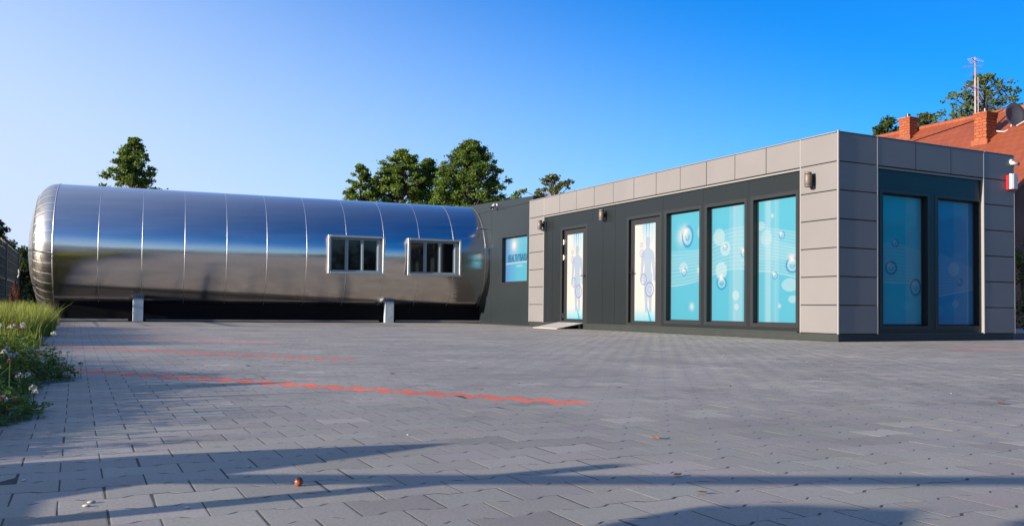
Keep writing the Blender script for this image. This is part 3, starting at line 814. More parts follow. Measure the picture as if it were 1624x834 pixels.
# ------------------------------------------------------------------ steel tank
TA = -0.0806
TD = Vector((math.cos(TA), math.sin(TA), 0)); TN = Vector((math.sin(TA), -math.cos(TA), 0)); UP = Vector((0, 0, 1))
TO = Vector((-9.9638, 15.1843, 1.7451)); TR = 1.6
SS = [0.9438, 0.9453, 0.9472, 0.9673, 0.9543, 0.9743, 1.0134, 0.9878, 0.9651, 0.957, 0.9093]
SC = [0.0]
for q in SS: SC.append(SC[-1]+q)
SEND = SC[-1]+0.33
tank = thing('steel_tank', 'long horizontal polished steel tank building with two windows and a rounded end', 'building', tuple(TO+TD*5-UP*TO.z))
def tp(s, r, th):      # th measured from the near side (0) upwards
    return TO+TD*s+(TN*math.cos(th)+UP*math.sin(th))*r
NTH = 120
b = MB()
bounds = SC+[SEND]
for i in range(len(bounds)-1):
    a, c = bounds[i], bounds[i+1]; vs = []; fs = []
    tilt = random.uniform(-0.0022, 0.0022)
    ks = 7
    for j in range(ks):
        s = a+(c-a)*j/(ks-1)
        bulge = 0.0022*(1-(2*j/(ks-1)-1)**2)
        for k in range(NTH):
            th = 2*math.pi*k/NTH
            vs.append(tp(s, TR+bulge+tilt*(j/(ks-1)-0.5), th))
    for j in range(ks-1):
        for k in range(NTH):
            fs.append((j*NTH+k, (j+1)*NTH+k, (j+1)*NTH+(k+1)%NTH, j*NTH+(k+1)%NTH))
    b.mesh(vs, fs, 0, True)
def band(b, s, w, r, mi=1):
    pr = [(s-w/2, TR-0.004), (s-w/2+0.002, r), (s+w/2-0.002, r), (s+w/2, TR-0.004)]
    vs = [tp(q, rr, 2*math.pi*k/NTH) for q, rr in pr for k in range(NTH)]
    fs = [(j*NTH+k, (j+1)*NTH+k, (j+1)*NTH+(k+1)%NTH, j*NTH+(k+1)%NTH) for j in range(3) for k in range(NTH)]
    b.mesh(vs, fs, mi, True)
for s in SC[1:]: band(b, s, 0.015, TR+0.003)
b.build('shell', [M_steel, M_seam], tank)
b = MB(); band(b, SEND-0.02, 0.07, TR+0.022); b.build('end_ring', [M_steel, mat('pale end ring', (0.46, 0.41, 0.37), 0.5, 0.3)], tank)
# rounded end
PHI = R(70); RK = 0.46
prof = [(-RK*math.sin(PHI*i/14), TR-RK+RK*math.cos(PHI*i/14)) for i in range(15)]
s1, r1 = prof[-1]; RC = r1/math.cos(PHI); s0 = s1+RC*math.sin(PHI)
for i in range(1, 15):
    a = PHI+(math.pi/2-PHI)*i/14
    prof.append((s0-RC*math.sin(a), RC*math.cos(a)))
b = MB(); vs = []; fs = []
for (s, r) in prof:
    for k in range(NTH): vs.append(tp(s, max(r, 0.002), 2*math.pi*k/NTH))
for j in range(len(prof)-1):
    for k in range(NTH): fs.append((j*NTH+k, j*NTH+(k+1)%NTH, (j+1)*NTH+(k+1)%NTH, (j+1)*NTH+k))
b.mesh(vs, fs, 0, True)
for g in range(40):                       # folded lips between the petals of the rounded end
    th = 2*math.pi*(g+0.35)/40; hw = 0.010
    for j in range(14):
        (sa_, ra), (sb_, rb) = prof[j], prof[j+1]
        pa, pb = PHI*j/14, PHI*(j+1)/14
        lift = 0.006
        q = []
        for (s, r, p_, dt) in ((sa_, ra, pa, -hw), (sa_, ra, pa, hw), (sb_, rb, pb, hw), (sb_, rb, pb, -hw)):
            q.append(tp(s-lift*math.sin(p_), r+lift*math.cos(p_), th+dt/max(r, 0.3)))
        b.poly(q, 1, True)
def ringband(b, j, lift=0.005, w=0.010):
    (s, r) = prof[j]; vs = [tp(s-lift-w*0.3, r+w, 2*math.pi*k/NTH) for k in range(NTH)]+[tp(s-lift, r-w, 2*math.pi*k/NTH) for k in range(NTH)]
    b.mesh(vs, [(k, (k+1)%NTH, NTH+(k+1)%NTH, NTH+k) for k in range(NTH)], 1, True)
ringband(b, 14)
M_cap = steel_mat('dull stainless end', (0.62, 0.585, 0.54), 0.24, 0.34, vscale=1.4, dents=0.12)
b.build('end_cap', [M_cap, mat('pale folded seam', (0.55, 0.53, 0.50), 0.4, 0.5)], tank)
b = MB(); band(b, 0.0, 0.03, TR+0.006); b.build('seam_ring', [M_steel, M_seam], tank)
# legs
TG = TO-UP*TO.z
def tbox(b, s0_, s1_, o0, o1, z0, z1, mi=0, ch=0.0):
    M4 = Matrix(((TD.x, TN.x, 0, TG.x), (TD.y, TN.y, 0, TG.y), (0, 0, 1, 0), (0, 0, 0, 1)))
    i = len(b.f); b.box((s0_, o0, z0), (s1_, o1, z1), mi, ch, M4)
    for k in range(i, len(b.f)): b.f[k] = b.f[k][::-1]
for s0_, s1_ in ((1.705, 1.938), (7.875, 8.118)):
    for sgn in (1, -1):
        b = MB(); tbox(b, s0_, s1_, sgn*1.19, sgn*1.03, 0.0, 0.56 if sgn > 0 else 0.45, 0, 0.006); b.build('leg', M_galv, tank)
b = MB()
tbox(b, -0.1, 1.60, 1.02, 1.07, 0.015, 0.065); tbox(b, 2.0, 7.75, 0.98, 1.02, 0.02, 0.055); tbox(b, 8.2, SEND, 1.0, 1.05, 0.02, 0.07)
b.build('base_rail', mat('weathered base rail', (0.20, 0.20, 0.20), 0.7), tank)
b = MB(); tbox(b, 0.1, SEND-0.12, -0.95, 0.95, -0.02, 0.45); tbox(b, SEND-0.118, SEND-0.03, -1.44, 1.44, -0.02, 0.95); b.build('shade_fill', M_seal_shade, tank)  # black boxes added to fill in the shade beneath the tank
# tank windows
def tank_window(sa_, sb_, label):
    z0, z1 = 1.258, 2.245; f0, f1 = TR-0.30, TR+0.09
    b = MB(); w = 0.055
    f1 = TR+0.13
    tbox(b, sa_, sa_+w, f0, f1, z0, z1, 0, 0.004); tbox(b, sb_-w, sb_, f0, f1, z0, z1, 0, 0.004)
    tbox(b, sa_+w, sb_-w, f0, f1, z0, z0+w, 0, 0.004); tbox(b, sa_+w, sb_-w, f0, f1, z1-w, z1, 0, 0.004)
    o = lab(b.build('window', M_winmetal, tank), label)
    a, c, p, q = sa_+w, sb_-w-0.075, z0+w, z1-w-0.02
    b = MB(); fr = 0.045; g0, g1 = TR-0.02, TR+0.06
    tbox(b, a, a+fr, g0, g1, p, q, 0, 0.004); tbox(b, c-fr, c, g0, g1, p, q, 0, 0.004)
    tbox(b, a+fr, c-fr, g0, g1, p, p+fr, 0, 0.004); tbox(b, a+fr, c-fr, g0, g1, q-fr*0.7, q, 0, 0.004)
    tw = (c-a-2*fr)/3; mu = 0.055
    for k in (1, 2):
        x = a+fr+tw*k; tbox(b, x-mu/2, x+mu/2, g0, g1, p+fr, q-fr*0.7, 0, 0.004)
    tbox(b, c, sb_-w, TR-0.05, TR+0.045, p, q); tbox(b, a, c, TR-0.05, TR+0.04, q, z1-w)
    b.build('inner_frame', M_winframe, o)
    for k in range(3):
        x0_ = a+fr+tw*k+(mu/2 if k else 0); x1_ = a+fr+tw*(k+1)-(mu/2 if k < 2 else 0)
        b = MB(); tbox(b, x0_, x1_, TR+0.012, TR+0.022, p+fr, q-fr*0.7); b.build('pane', M_darkglass, o)
        b = MB(); tbox(b, x1_-0.03, x1_, TR+0.023, TR+0.035, p+fr, q-fr*0.7); b.build('sash_edge', M_winframe, o)
tank_window(6.25, 7.72, 'three-pane window farther from the pavilion')
tank_window(8.335, 9.825, 'three-pane window nearer the pavilion')
# small lifting lug on the last seam
b = MB(); q = tp(SC[-1], TR+0.02, R(33)); b.tube([q-TD*0.16, q+TD*0.14], 0.018, 8); b.build('handle_bar', M_seam, tank)

exec_marker = 0
# ------------------------------------------------------------------ red roofed house behind
house = thing('red_roofed_house', 'brick house with broad orange-red roof rising behind the pavilion', 'house', (21.4, 17, 0))
ZR, XR, SLP = 8.0, 21.45, 0.68034
HY0, HY1 = 7.9, 27.0
XE = 14.2; zroof = lambda x: ZR-SLP*abs(x-XR)
M_rooftile = bpy.data.materials.new('orange red roof sheets'); M_rooftile.use_nodes = True
nt = M_rooftile.node_tree; pb = nt.nodes['Principled BSDF']
tc = nt.nodes.new('ShaderNodeTexCoord')
wv = nt.nodes.new('ShaderNodeTexBrick'); wv.inputs['Scale'].default_value = 1.0
wv.inputs['Brick Width'].default_value = 0.30; wv.inputs['Row Height'].default_value = 0.34; wv.inputs['Mortar Size'].default_value = 0.012
wv.inputs['Color1'].default_value = (0.225, 0.053, 0.016, 1); wv.inputs['Color2'].default_value = (0.20, 0.045, 0.014, 1); wv.inputs['Mortar'].default_value = (0.13, 0.027, 0.012, 1)
mp = nt.nodes.new('ShaderNodeMapping'); mp.inputs['Rotation'].default_value = (0, 0, R(90))
nt.links.new(tc.outputs['Object'], mp.inputs[0]); nt.links.new(mp.outputs[0], wv.inputs['Vector'])
nz = nt.nodes.new('ShaderNodeTexNoise'); nz.inputs['Scale'].default_value = 1.3; nz.inputs['Detail'].default_value = 6
nt.links.new(tc.outputs['Object'], nz.inputs['Vector'])
rg = nt.nodes.new('ShaderNodeMapRange'); rg.inputs['To Min'].default_value = 0.75; rg.inputs['To Max'].default_value = 1.2
nt.links.new(nz.outputs[0], rg.inputs[0])
mx = nt.nodes.new('ShaderNodeMix'); mx.data_type = 'RGBA'; mx.blend_type = 'MULTIPLY'; mx.inputs['Factor'].default_value = 1
nt.links.new(wv.outputs['Color'], mx.inputs['A']); nt.links.new(rg.outputs[0], mx.inputs['B']); nt.links.new(mx.outputs['Result'], pb.inputs['Base Color'])
pb.inputs['Roughness'].default_value = 0.65
def brick_mat(name, c1, c2, mo, bw=0.27, rh=0.105):
    m = bpy.data.materials.new(name); m.use_nodes = True; nt = m.node_tree; pb = nt.nodes['Principled BSDF']
    tc = nt.nodes.new('ShaderNodeTexCoord'); sp = nt.nodes.new('ShaderNodeSeparateXYZ'); nt.links.new(tc.outputs['Object'], sp.inputs[0])
    ad = nt.nodes.new('ShaderNodeMath'); nt.links.new(sp.outputs[0], ad.inputs[0]); nt.links.new(sp.outputs[1], ad.inputs[1])
    cb = nt.nodes.new('ShaderNodeCombineXYZ'); nt.links.new(ad.outputs[0], cb.inputs[0]); nt.links.new(sp.outputs[2], cb.inputs[1])
    t = nt.nodes.new('ShaderNodeTexBrick'); t.inputs['Scale'].default_value = 1; t.inputs['Brick Width'].default_value = bw; t.inputs['Row Height'].default_value = rh
    t.inputs['Mortar Size'].default_value = 0.016; t.inputs['Color1'].default_value = (*c1, 1); t.inputs['Color2'].default_value = (*c2, 1); t.inputs['Mortar'].default_value = (*mo, 1)
    nt.links.new(cb.outputs[0], t.inputs['Vector']); nt.links.new(t.outputs['Color'], pb.inputs['Base Color']); pb.inputs['Roughness'].default_value = 0.8
    return m
M_brick = brick_mat('orange brick', (0.33, 0.078, 0.016), (0.23, 0.048, 0.012), (0.09, 0.025, 0.012))
M_hwall = mat('dark brown rendered wall', (0.13, 0.06, 0.045), 0.85, 0, 0.2, 2)
b = MB()
for x0_, x1_ in ((XE, XR), (2*XR-XE, XR)):
    v = [(x0_, HY0, zroof(x0_)), (x0_, HY1, zroof(x0_)), (x1_, HY1, ZR), (x1_, HY0, ZR)]
    v2 = [(x, y, z-0.16) for x, y, z in v]
    b.mesh(v+v2, [(0,1,2,3), (7,6,5,4), (0,4,5,1), (3,7,4,0), (1,5,6,2)])
rf = b.build('roof', M_rooftile, house)
b = MB(); b.tube([(XR, HY0-0.02, ZR+0.02), (XR, HY1+0.02, ZR+0.02)], 0.11, 10)
b.build('ridge_cap', M_rooftile, rf)
b = MB(); b.box((15.2, HY0+0.45, 0), (27.7, HY1-0.5, zroof(15.2)-0.25))
for y in (HY0+0.45, HY1-0.5): b.poly([(15.2, y, zroof(15.2)-0.25), (27.7, y, zroof(15.2)-0.25), (XR, y, ZR-0.2)])
b.build('wall', M_hwall, house)
def chimney(x, y, wx, wy, z0, z1, label):
    b = MB(); b.box((x-wx/2, y-wy/2, z0), (x+wx/2, y+wy/2, z1-0.22)); b.box((x-wx/2-0.02, y-wy/2-0.02, z1-0.22), (x+wx/2+0.02, y+wy/2+0.02, z1-0.10)); b.box((x-wx/2-0.035, y-wy/2-0.035, z1-0.10), (x+wx/2+0.035, y+wy/2+0.035, z1))
    o = lab(b.build('chimney', M_brick, house), label)
    b = MB(); b.box((x-wx/2-0.09, y-wy/2-0.09, zroof(x-wx/2)-0.05), (x-wx/2-0.002, y+wy/2+0.09, zroof(x-wx/2)+0.14)); b.build('flashing', M_rooftile, o)
    b = MB(); b.tube([(x, y, z1-0.02), (x, y, z1+0.16)], 0.09, 10); b.build('flue', M_black, o)
chimney(19.50, 11.25, 0.58, 0.46, 5.6, 7.62, 'tall orange brick chimney carrying the mast')
chimney(21.00, 15.70, 0.46, 0.50, 7.2, 8.46, 'short orange brick chimney at the ridge')

b = MB(); b.tube([(20.0, 15.9, zroof(20.0)+0.02), (20.495, 14.78, zroof(20.495)+0.03), (21.15, 12.86, zroof(21.15)+0.03), (21.4, 11.6, ZR+0.1)], 0.016, 6); b.build('cable', M_seal_shade, house)

# mast and dish
mast = thing('antenna_mast', 'tall thin metal aerial mast strapped to the brick chimney', 'antenna', (19.25, 11.42, 7.5))
M_mast = mat('pinkish weathered mast', (0.24, 0.19, 0.18), 0.5, 0.3, 0.2, 5)
b = MB(); mx_, my_ = 19.30, 11.50
b.tube([(mx_, my_, 7.35), (mx_, my_, 8.9)], 0.038, 8); b.tube([(mx_+0.1, my_-0.04, 7.4), (mx_+0.1, my_-0.04, 8.95)], 0.022, 8)
b.tube([(mx_, my_, 8.9), (mx_, my_, 9.68)], 0.024, 8)
for z in (7.7, 8.3, 8.85): b.tube([(mx_-0.03, my_, z), (mx_+0.13, my_-0.04, z)], 0.02, 6)
b.build('pole', M_mast, mast)
def yagi(z, ln, ang, n, ew, nm):
    b = MB(); d = Vector((math.cos(ang), math.sin(ang), 0)); e = Vector((-d.y, d.x, 0)); c = Vector((mx_, my_, z))
    b.tube([c-d*ln*0.35, c+d*ln*0.65], 0.012, 6)
    for k in range(n):
        p = c-d*ln*0.35+d*ln*k/(n-1); w = ew*(1-0.4*k/(n-1)); b.tube([p-e*w, p+e*w], 0.004, 5)
    b.build('aerial', M_mast, mast)
yagi(9.55, 0.7, R(200), 7, 0.24, 0); yagi(9.35, 0.6, R(140), 6, 0.22, 0); yagi(8.55, 1.1, R(195), 6, 0.20, 0); yagi(9.12, 0.6, R(60), 4, 0.2, 0)
dish = thing('satellite_dish', 'grey satellite dish on a bent arm beside the brick chimney', 'satellite dish', (20.3, 11.0, 7.0))
dc = Vector((20.12, 10.62, 7.48)); dn = Vector((0.42, -0.88, 0.18)).normalized()
dn = Vector((-0.55, -0.80, 0.24)).normalized(); dn = Vector((-0.22, -0.90, 0.10)).normalized()
b = MB(); Mq = Matrix.Translation(dc) @ dn.to_track_quat('Z', 'Y').to_matrix().to_4x4()
b.lathe([(0.001, 0.0), (0.15, 0.012), (0.30, 0.05), (0.43, 0.105), (0.435, 0.10), (0.30, 0.038), (0.15, 0.0), (0.001, -0.012)], 28, M=Mq)
b.build('reflector', mat('dull grey dish', (0.055, 0.06, 0.07), 0.45, 0.2), dish)
b = MB()
b.tube([dc-UP*0.42+dn*0.08, dc-UP*0.35+dn*0.52, dc-UP*0.28+dn*0.62], 0.02, 8); b.tube([dc-UP*0.30+dn*0.58, dc-UP*0.24+dn*0.70], 0.05, 10)
b.build('feed_arm', M_white, dish)
b = MB(); b.tube([(19.75, 11.0, 6.95), (19.75, 10.72, 6.88), tuple(dc-dn*0.12-UP*0.42), tuple(dc-dn*0.04-UP*0.1)], 0.025, 8)
b.build('bracket', M_white, dish)

# ------------------------------------------------------------------ trees
def leaf_cards(P, size, rg, up_bias=0.3, asp=0.62):
    n = len(P)
    d = rg.normal(size=(n, 3)); d[:, 2] += up_bias*0; d /= np.linalg.norm(d, axis=1)[:, None]
    e = rg.normal(size=(n, 3)); e -= d*(e*d).sum(1)[:, None]; e /= np.linalg.norm(e, axis=1)[:, None]
    s = size*(0.6+0.8*rg.random(n))
    a = d*s[:, None]*0.5; c = e*(s*asp*0.5)[:, None]
    V = np.stack([P-a, P+c*0.9, P+a, P-c*0.9], 1).reshape(-1, 3)
    F = np.arange(4*n).reshape(-1, 4)
    return V, F
M_leaf = attr_mat('tree leaves', 'tone', 0.55, spec=0.25, trans=0.35)
M_bark = mat('grey brown bark', (0.10, 0.075, 0.055), 0.9, 0, 0.3, 9)
def tree(name, label, base, top, halfw, z_low, profile, seed, col=(0.055, 0.085, 0.022), clumps=70, per=150, leaf=0.17, csize=0.42, group=None, lean=0.0, gap=1.0, trunk=0.16):
    """crown = leaf clumps hung along limbs; profile(t) is half width at relative crown height t (0 bottom, 1 top)"""
    rg = np.random.default_rng(seed)
    bx, by = base
    root = thing(name, label, 'tree', (bx, by, 0), group)
    b = MB(); n = 7
    pts = []
    for i in range(n):
        t = i/(n-1)
        pts.append((bx+lean*t*t+rg.normal(0, 0.05), by+rg.normal(0, 0.05), t*(top-0.25)))
    b.tube(pts, [trunk*(1-0.88*i/(n-1)) for i in range(n)], 8)
    Pall = []; Call = []
    csize *= 0.74; clumps = int(clumps*1.75)
    for k in range(clumps):
        t = (k+rg.random())/clumps
        t = t**0.85
        w = profile(t)*halfw
        a = rg.random()*2*math.pi
        rr = w*math.sqrt(rg.random()*0.9+0.10)*(0.70+0.48*rg.random())*(1.22 if rg.random() < 0.10 else 1.0)
        z = z_low+t*(top-z_low)
        z = min(z, top-0.1)
        tt = max(0.0, z-0.35*rr-0.2)/(top-0.25)
        s0_ = Vector((bx+lean*tt*tt, by, tt*(top-0.25)))
        e = Vector((bx+lean*(z/top)**2+rr*math.cos(a), by+rr*math.sin(a), z))
        if rr > 0.25: b.tube([s0_, s0_.lerp(e, 0.5)+Vector((0, 0, 0.08)), e], [0.035*(1-0.5*t)+0.008, 0.02, 0.006], 5, cap=False)
        cs = csize*(0.6+0.7*rg.random())*(1-0.35*t)
        m = int(1.3*per*(cs/csize)**2*(0.6+0.6*rg.random()))
        q = rg.normal(size=(m, 3)); q /= np.linalg.norm(q, axis=1)[:, None]
        q *= (rg.random(m)**0.55*(1+0.5*(rg.random(m) < 0.12)))[:, None]*cs
        q[:, 2] *= 0.62
        Pall.append(q+np.array(e))
        cc = np.array(col)*(0.72+0.6*rg.random())
        lc = cc[None]*(1+rg.normal(0, 0.16, (m, 1)))*np.array([1, 1, 1])
        lc[:, 0] *= 1+rg.normal(0, 0.10, m)
        Call.append(lc)
    P = np.concatenate(Pall); C = np.clip(np.concatenate(Call), 0.004, 1)
    V, F = leaf_cards(P, leaf*0.78, rg)
    b.build('trunk', M_bark, root)
    fast_mesh('crown', V, F, M_leaf, root, cols=np.repeat(C, 4, axis=0))
    return root
cone = lambda t: (1-t)**0.75*(1-0.25*(t < 0.12))+0.05
oval = lambda t: math.sqrt(max(0.0, 1-(1.75*(t-0.36))**2))*0.95+0.06 if t < 0.93 else 0.12
broad = lambda t: max(0.10, (1-t**2.4)**0.8)
GT = 'trees rising behind the tank'
G1 = (0.098, 0.150, 0.022)
tree('broadleaf_tree', 'lone conical dark green tree above the left part of the tank', (-7.28, 36.76), 8.45, 1.75, 4.9, cone, 11, G1, 85, 170, 0.15, 0.40)
tree('broadleaf_tree', 'small thin tree at the left end of the tree group behind the tank', (3.45, 34.7), 7.75, 1.45, 4.7, cone, 12, G1, 46, 130, 0.17, 0.40)
tree('broadleaf_tree', 'full green tree second from the left in the tree group behind the tank', (5.75, 34.7), 8.75, 2.05, 4.7, broad, 13, G1, 125, 180, 0.15, 0.44)
tree('broadleaf_tree', 'low green tree tucked between the two tallest trees behind the tank', (7.6, 35.6), 8.55, 1.9, 4.5, broad, 14, G1, 90, 160, 0.16, 0.42)
tree('broadleaf_tree', 'tallest dark broad tree behind the tank, right of its neighbours', (8.65, 32.3), 9.1, 2.4, 4.6, broad, 15, (0.088, 0.140, 0.022), 190, 190, 0.15, 0.47)
tree('broadleaf_tree', 'small pale loose tree showing over the wing roof', (7.05, 20.75), 5.72, 1.05, 3.9, oval, 16, (0.11, 0.13, 0.045), 50, 70, 0.13, 0.24)
tree('broadleaf_tree', 'little sprig of treetop just right of the tallest tree', (8.45, 26.8), 5.65, 0.4, 3.9, cone, 17, G1, 14, 60, 0.13, 0.25)
tree('willow_tree', 'airy feathery tree behind the roof with the aerial mast', (35.0, 22.0), 13.6, 4.0, 9.8, cone, 18, (0.08, 0.115, 0.03), 130, 26, 0.22, 0.42, lean=0.0)
tree('broadleaf_tree', 'dark treetop left of the short brick chimney', (28.6, 23.1), 10.7, 1.3, 7.5, broad, 19, (0.04, 0.07, 0.02), 50, 110, 0.2, 0.5)
tree('broadleaf_tree', 'pale green rounded treetop between the two brick chimneys', (34.0, 25.0), 11.9, 1.5, 8.5, broad, 20, (0.075, 0.105, 0.045), 50, 110, 0.2, 0.5)
tree('broadleaf_tree', 'dark tree behind the mesh fence at the left edge', (-13.55, 43.2), 4.75, 1.7, 1.5, broad, 21, (0.035, 0.06, 0.018), 70, 130, 0.18, 0.5)
tree('broadleaf_tree', 'short dark tree between the fence and the tank end', (-12.45, 47.5), 3.5, 0.9, 0.8, broad, 22, (0.035, 0.055, 0.018), 40, 110, 0.16, 0.42)
def shrub(label, base, h, hw, seed, col, n=40, per=120, leaf=0.07, cs=0.22):
    rg = np.random.default_rng(seed)
    root = thing('shrub', label, 'shrub', (*base, 0))
    b = MB(); Pall = []; Call = []
    for k in range(n):
        t = (k+rg.random())/n; a = rg.random()*6.283; r = hw*math.sqrt(rg.random())*(1-0.6*max(0, t-0.5))
        e = np.array((base[0]+r*math.cos(a), base[1]+r*math.sin(a), 0.12+t*(h-0.2)))
        b.tube([(base[0]+0.2*r*math.cos(a), base[1]+0.2*r*math.sin(a), 0), tuple(e)], [0.018, 0.005], 5, cap=False)
        m = per; q = rg.normal(size=(m, 3)); q /= np.linalg.norm(q, axis=1)[:, None]; q *= (rg.random(m)**0.45)[:, None]*cs*(0.7+0.6*rg.random())
        Pall.append(q+e); Call.append(np.array(col)[None]*(0.7+0.6*rg.random())*(1+rg.normal(0, 0.18, (m, 1))))
    V, F = leaf_cards(np.concatenate(Pall), leaf, rg)
    b.build('stem', M_bark, root); fast_mesh('foliage', V, F, M_leaf, root, cols=np.clip(np.repeat(np.concatenate(Call), 4, axis=0), 0.004, 1))
shrub('tall leafy shrub past the shaded end of the pavilion', (8.25, 2.35), 2.5, 0.55, 31, (0.07, 0.11, 0.03), 46, 120)
shrub('dark hedge bush behind the mesh fence, left edge of the photo', (-12.6, 16.2), 1.75, 0.9, 32, (0.03, 0.05, 0.016), 60, 150, 0.09, 0.35)
shrub('dark hedge bush behind the fence close to the tank end', (-12.4, 21.5), 1.9, 1.0, 33, (0.032, 0.05, 0.016), 60, 150, 0.10, 0.36)
shrub('dark hedge bush farther back behind the fence', (-12.8, 27.5), 2.0, 1.3, 34, (0.03, 0.05, 0.016), 60, 150, 0.12, 0.45)
shrub('dark bush filling the gap between the fence and the tank end', (-11.5, 31.5), 2.5, 1.1, 35, (0.032, 0.052, 0.016), 80, 170, 0.13, 0.42)
shrub('low dark bush just left of the rounded tank end', (-10.9, 36.0), 1.9, 1.2, 36, (0.03, 0.05, 0.016), 70, 170, 0.13, 0.45)

# a far wood behind the photographer (the tank mirrors it)
rg = np.random.default_rng(77)
nn_ = 26000
ang = rg.uniform(R(150), R(395), nn_); rad = rg.uniform(62, 74, nn_)
hz = 5.2+1.6*np.sin(ang*9)+1.1*np.sin(ang*23+1)+0.7*np.sin(ang*51)
P = np.stack([-9+rad*np.cos(ang), -5+rad*np.sin(ang), rg.random(nn_)**0.8*hz], 1)
V, F = leaf_cards(P, 1.1, rg)
C = np.array([0.04, 0.062, 0.022])[None]*(0.7+0.6*rg.random((nn_, 1)))
kind(fast_mesh('distant_wood', V, F, M_leaf, cols=np.repeat(C, 4, axis=0)), 'stuff')

# ------------------------------------------------------------------ fence on the left
fence = thing('mesh_fence', 'dark wire mesh fence with square posts along the grass at the left', 'fence', (-11, 5, 0))
M_fence = mat('dark green grey fence metal', (0.022, 0.028, 0.028), 0.5)
FY = [18.0, 13.5, 9.0]
for y in FY:
    b = MB(); b.box((-11.04, y-0.035, -0.05), (-10.97, y+0.035, 1.80), ch=0.005); b.box((-11.045, y-0.04, 1.80), (-10.965, y+0.04, 1.83)); b.build('post', M_fence, fence)
for i in range(len(FY)-1):
    ya, yb = FY[i+1]+0.04, FY[i]-0.04
    b = MB()
    for z in (0.12, 0.95, 1.74): b.box((-11.015, ya, z-0.018), (-10.995, yb, z+0.018))
    for k in range(int((yb-ya)/0.10)):
        y = ya+0.05+k*0.10; b.box((-11.008, y-0.004, 0.10), (-11.002, y+0.004, 1.76))
    for k in range(8):
        z = 0.2+k*0.2; b.box((-11.009, ya, z-0.004), (-11.001, yb, z+0.004))
    b.build('mesh_panel', M_fence, fence)
t = tag(None or MB().tube([(-10.98, 17.7, 1.10), (-10.95, 17.62, 1.16), (-10.95, 17.58, 1.22), (-10.96, 17.62, 1.30)], 0.022, 6).build('wire_loop', M_white), 'small white loop of tape tied to the mesh fence', 'tape')

# ------------------------------------------------------------------ grass and clover
def blades(n, xr, yr, hr, wr, seed, cols, name, lean=0.35, edge=None):
    rg = np.random.default_rng(seed)
    x = rg.uniform(*xr, n); y = rg.uniform(*yr, n)
    if edge is not None:
        k = edge(x, y, rg); x, y = x[k], y[k]; n = len(x)
    h = rg.uniform(*hr, n)*(0.75+0.5*rg.random(n)); w = rg.uniform(*wr, n)
    a = rg.uniform(0, 6.283, n); la = rg.uniform(0, 6.283, n); lm = np.minimum(np.abs(rg.normal(0, lean, n)), 0.62)*h
    V = np.zeros((n, 8, 3)); side = np.stack([np.cos(a), np.sin(a), 0*a], 1)*w[:, None]*0.5
    for i, (t, ws) in enumerate(((0, 1.0), (0.4, 0.9), (0.75, 0.6), (1.0, 0.1))):
        c = np.stack([x+np.cos(la)*lm*t*t, y+np.sin(la)*lm*t*t, -0.02+h*t*(1-0.15*t*lm/np.maximum(h, 1e-3))], 1)
        V[:, 2*i] = c-side*ws; V[:, 2*i+1] = c+side*ws
    q = np.array([(0,1,3,2), (2,3,5,4), (4,5,7,6)])
    F = (np.arange(n)[:, None, None]*8+q[None]).reshape(-1, 4)
    ci = rg.integers(0, len(cols), n); C = np.array(cols)[ci]*(0.75+0.5*rg.random((n, 1)))
    return kind(fast_mesh(name, V.reshape(-1, 3), F, M_grass, cols=np.repeat(C, 8, axis=0)), 'stuff')
M_grass = attr_mat('grass blades', 'tone', 0.55, spec=0.25, trans=0.4)
GC = [(0.19, 0.25, 0.03), (0.24, 0.27, 0.035), (0.15, 0.21, 0.025), (0.30, 0.27, 0.09), (0.26, 0.29, 0.04)]
blades_hi = None
gedge = lambda x, y, rg: (x < -10.0+0.10*np.sin(y*2.1)+0.05*np.sin(y*5.3)+0.04*rg.normal(size=len(x)))
blades(12000, (-11.2, -9.85), (8.0, 14.5), (0.08, 0.20), (0.004, 0.008), 44, [(0.12, 0.13, 0.035), (0.16, 0.15, 0.06), (0.10, 0.12, 0.03)], 'grass', edge=gedge)
blades(46000, (-11.3, -9.85), (0.8, 8.6), (0.20, 0.42), (0.004, 0.008), 41, GC, 'grass', edge=gedge)
blades(10000, (-11.3, -9.85), (-6.2, 2.2), (0.10, 0.26), (0.005, 0.010), 42, GC[:3]+[(0.08, 0.12, 0.02)], 'grass', edge=gedge)

blades(1300, (-11.4, -10.15), (-5.6, -1.0), (0.26, 0.46), (0.005, 0.010), 43, GC[:3]+[(0.08, 0.12, 0.02)], 'grass', lean=0.3)

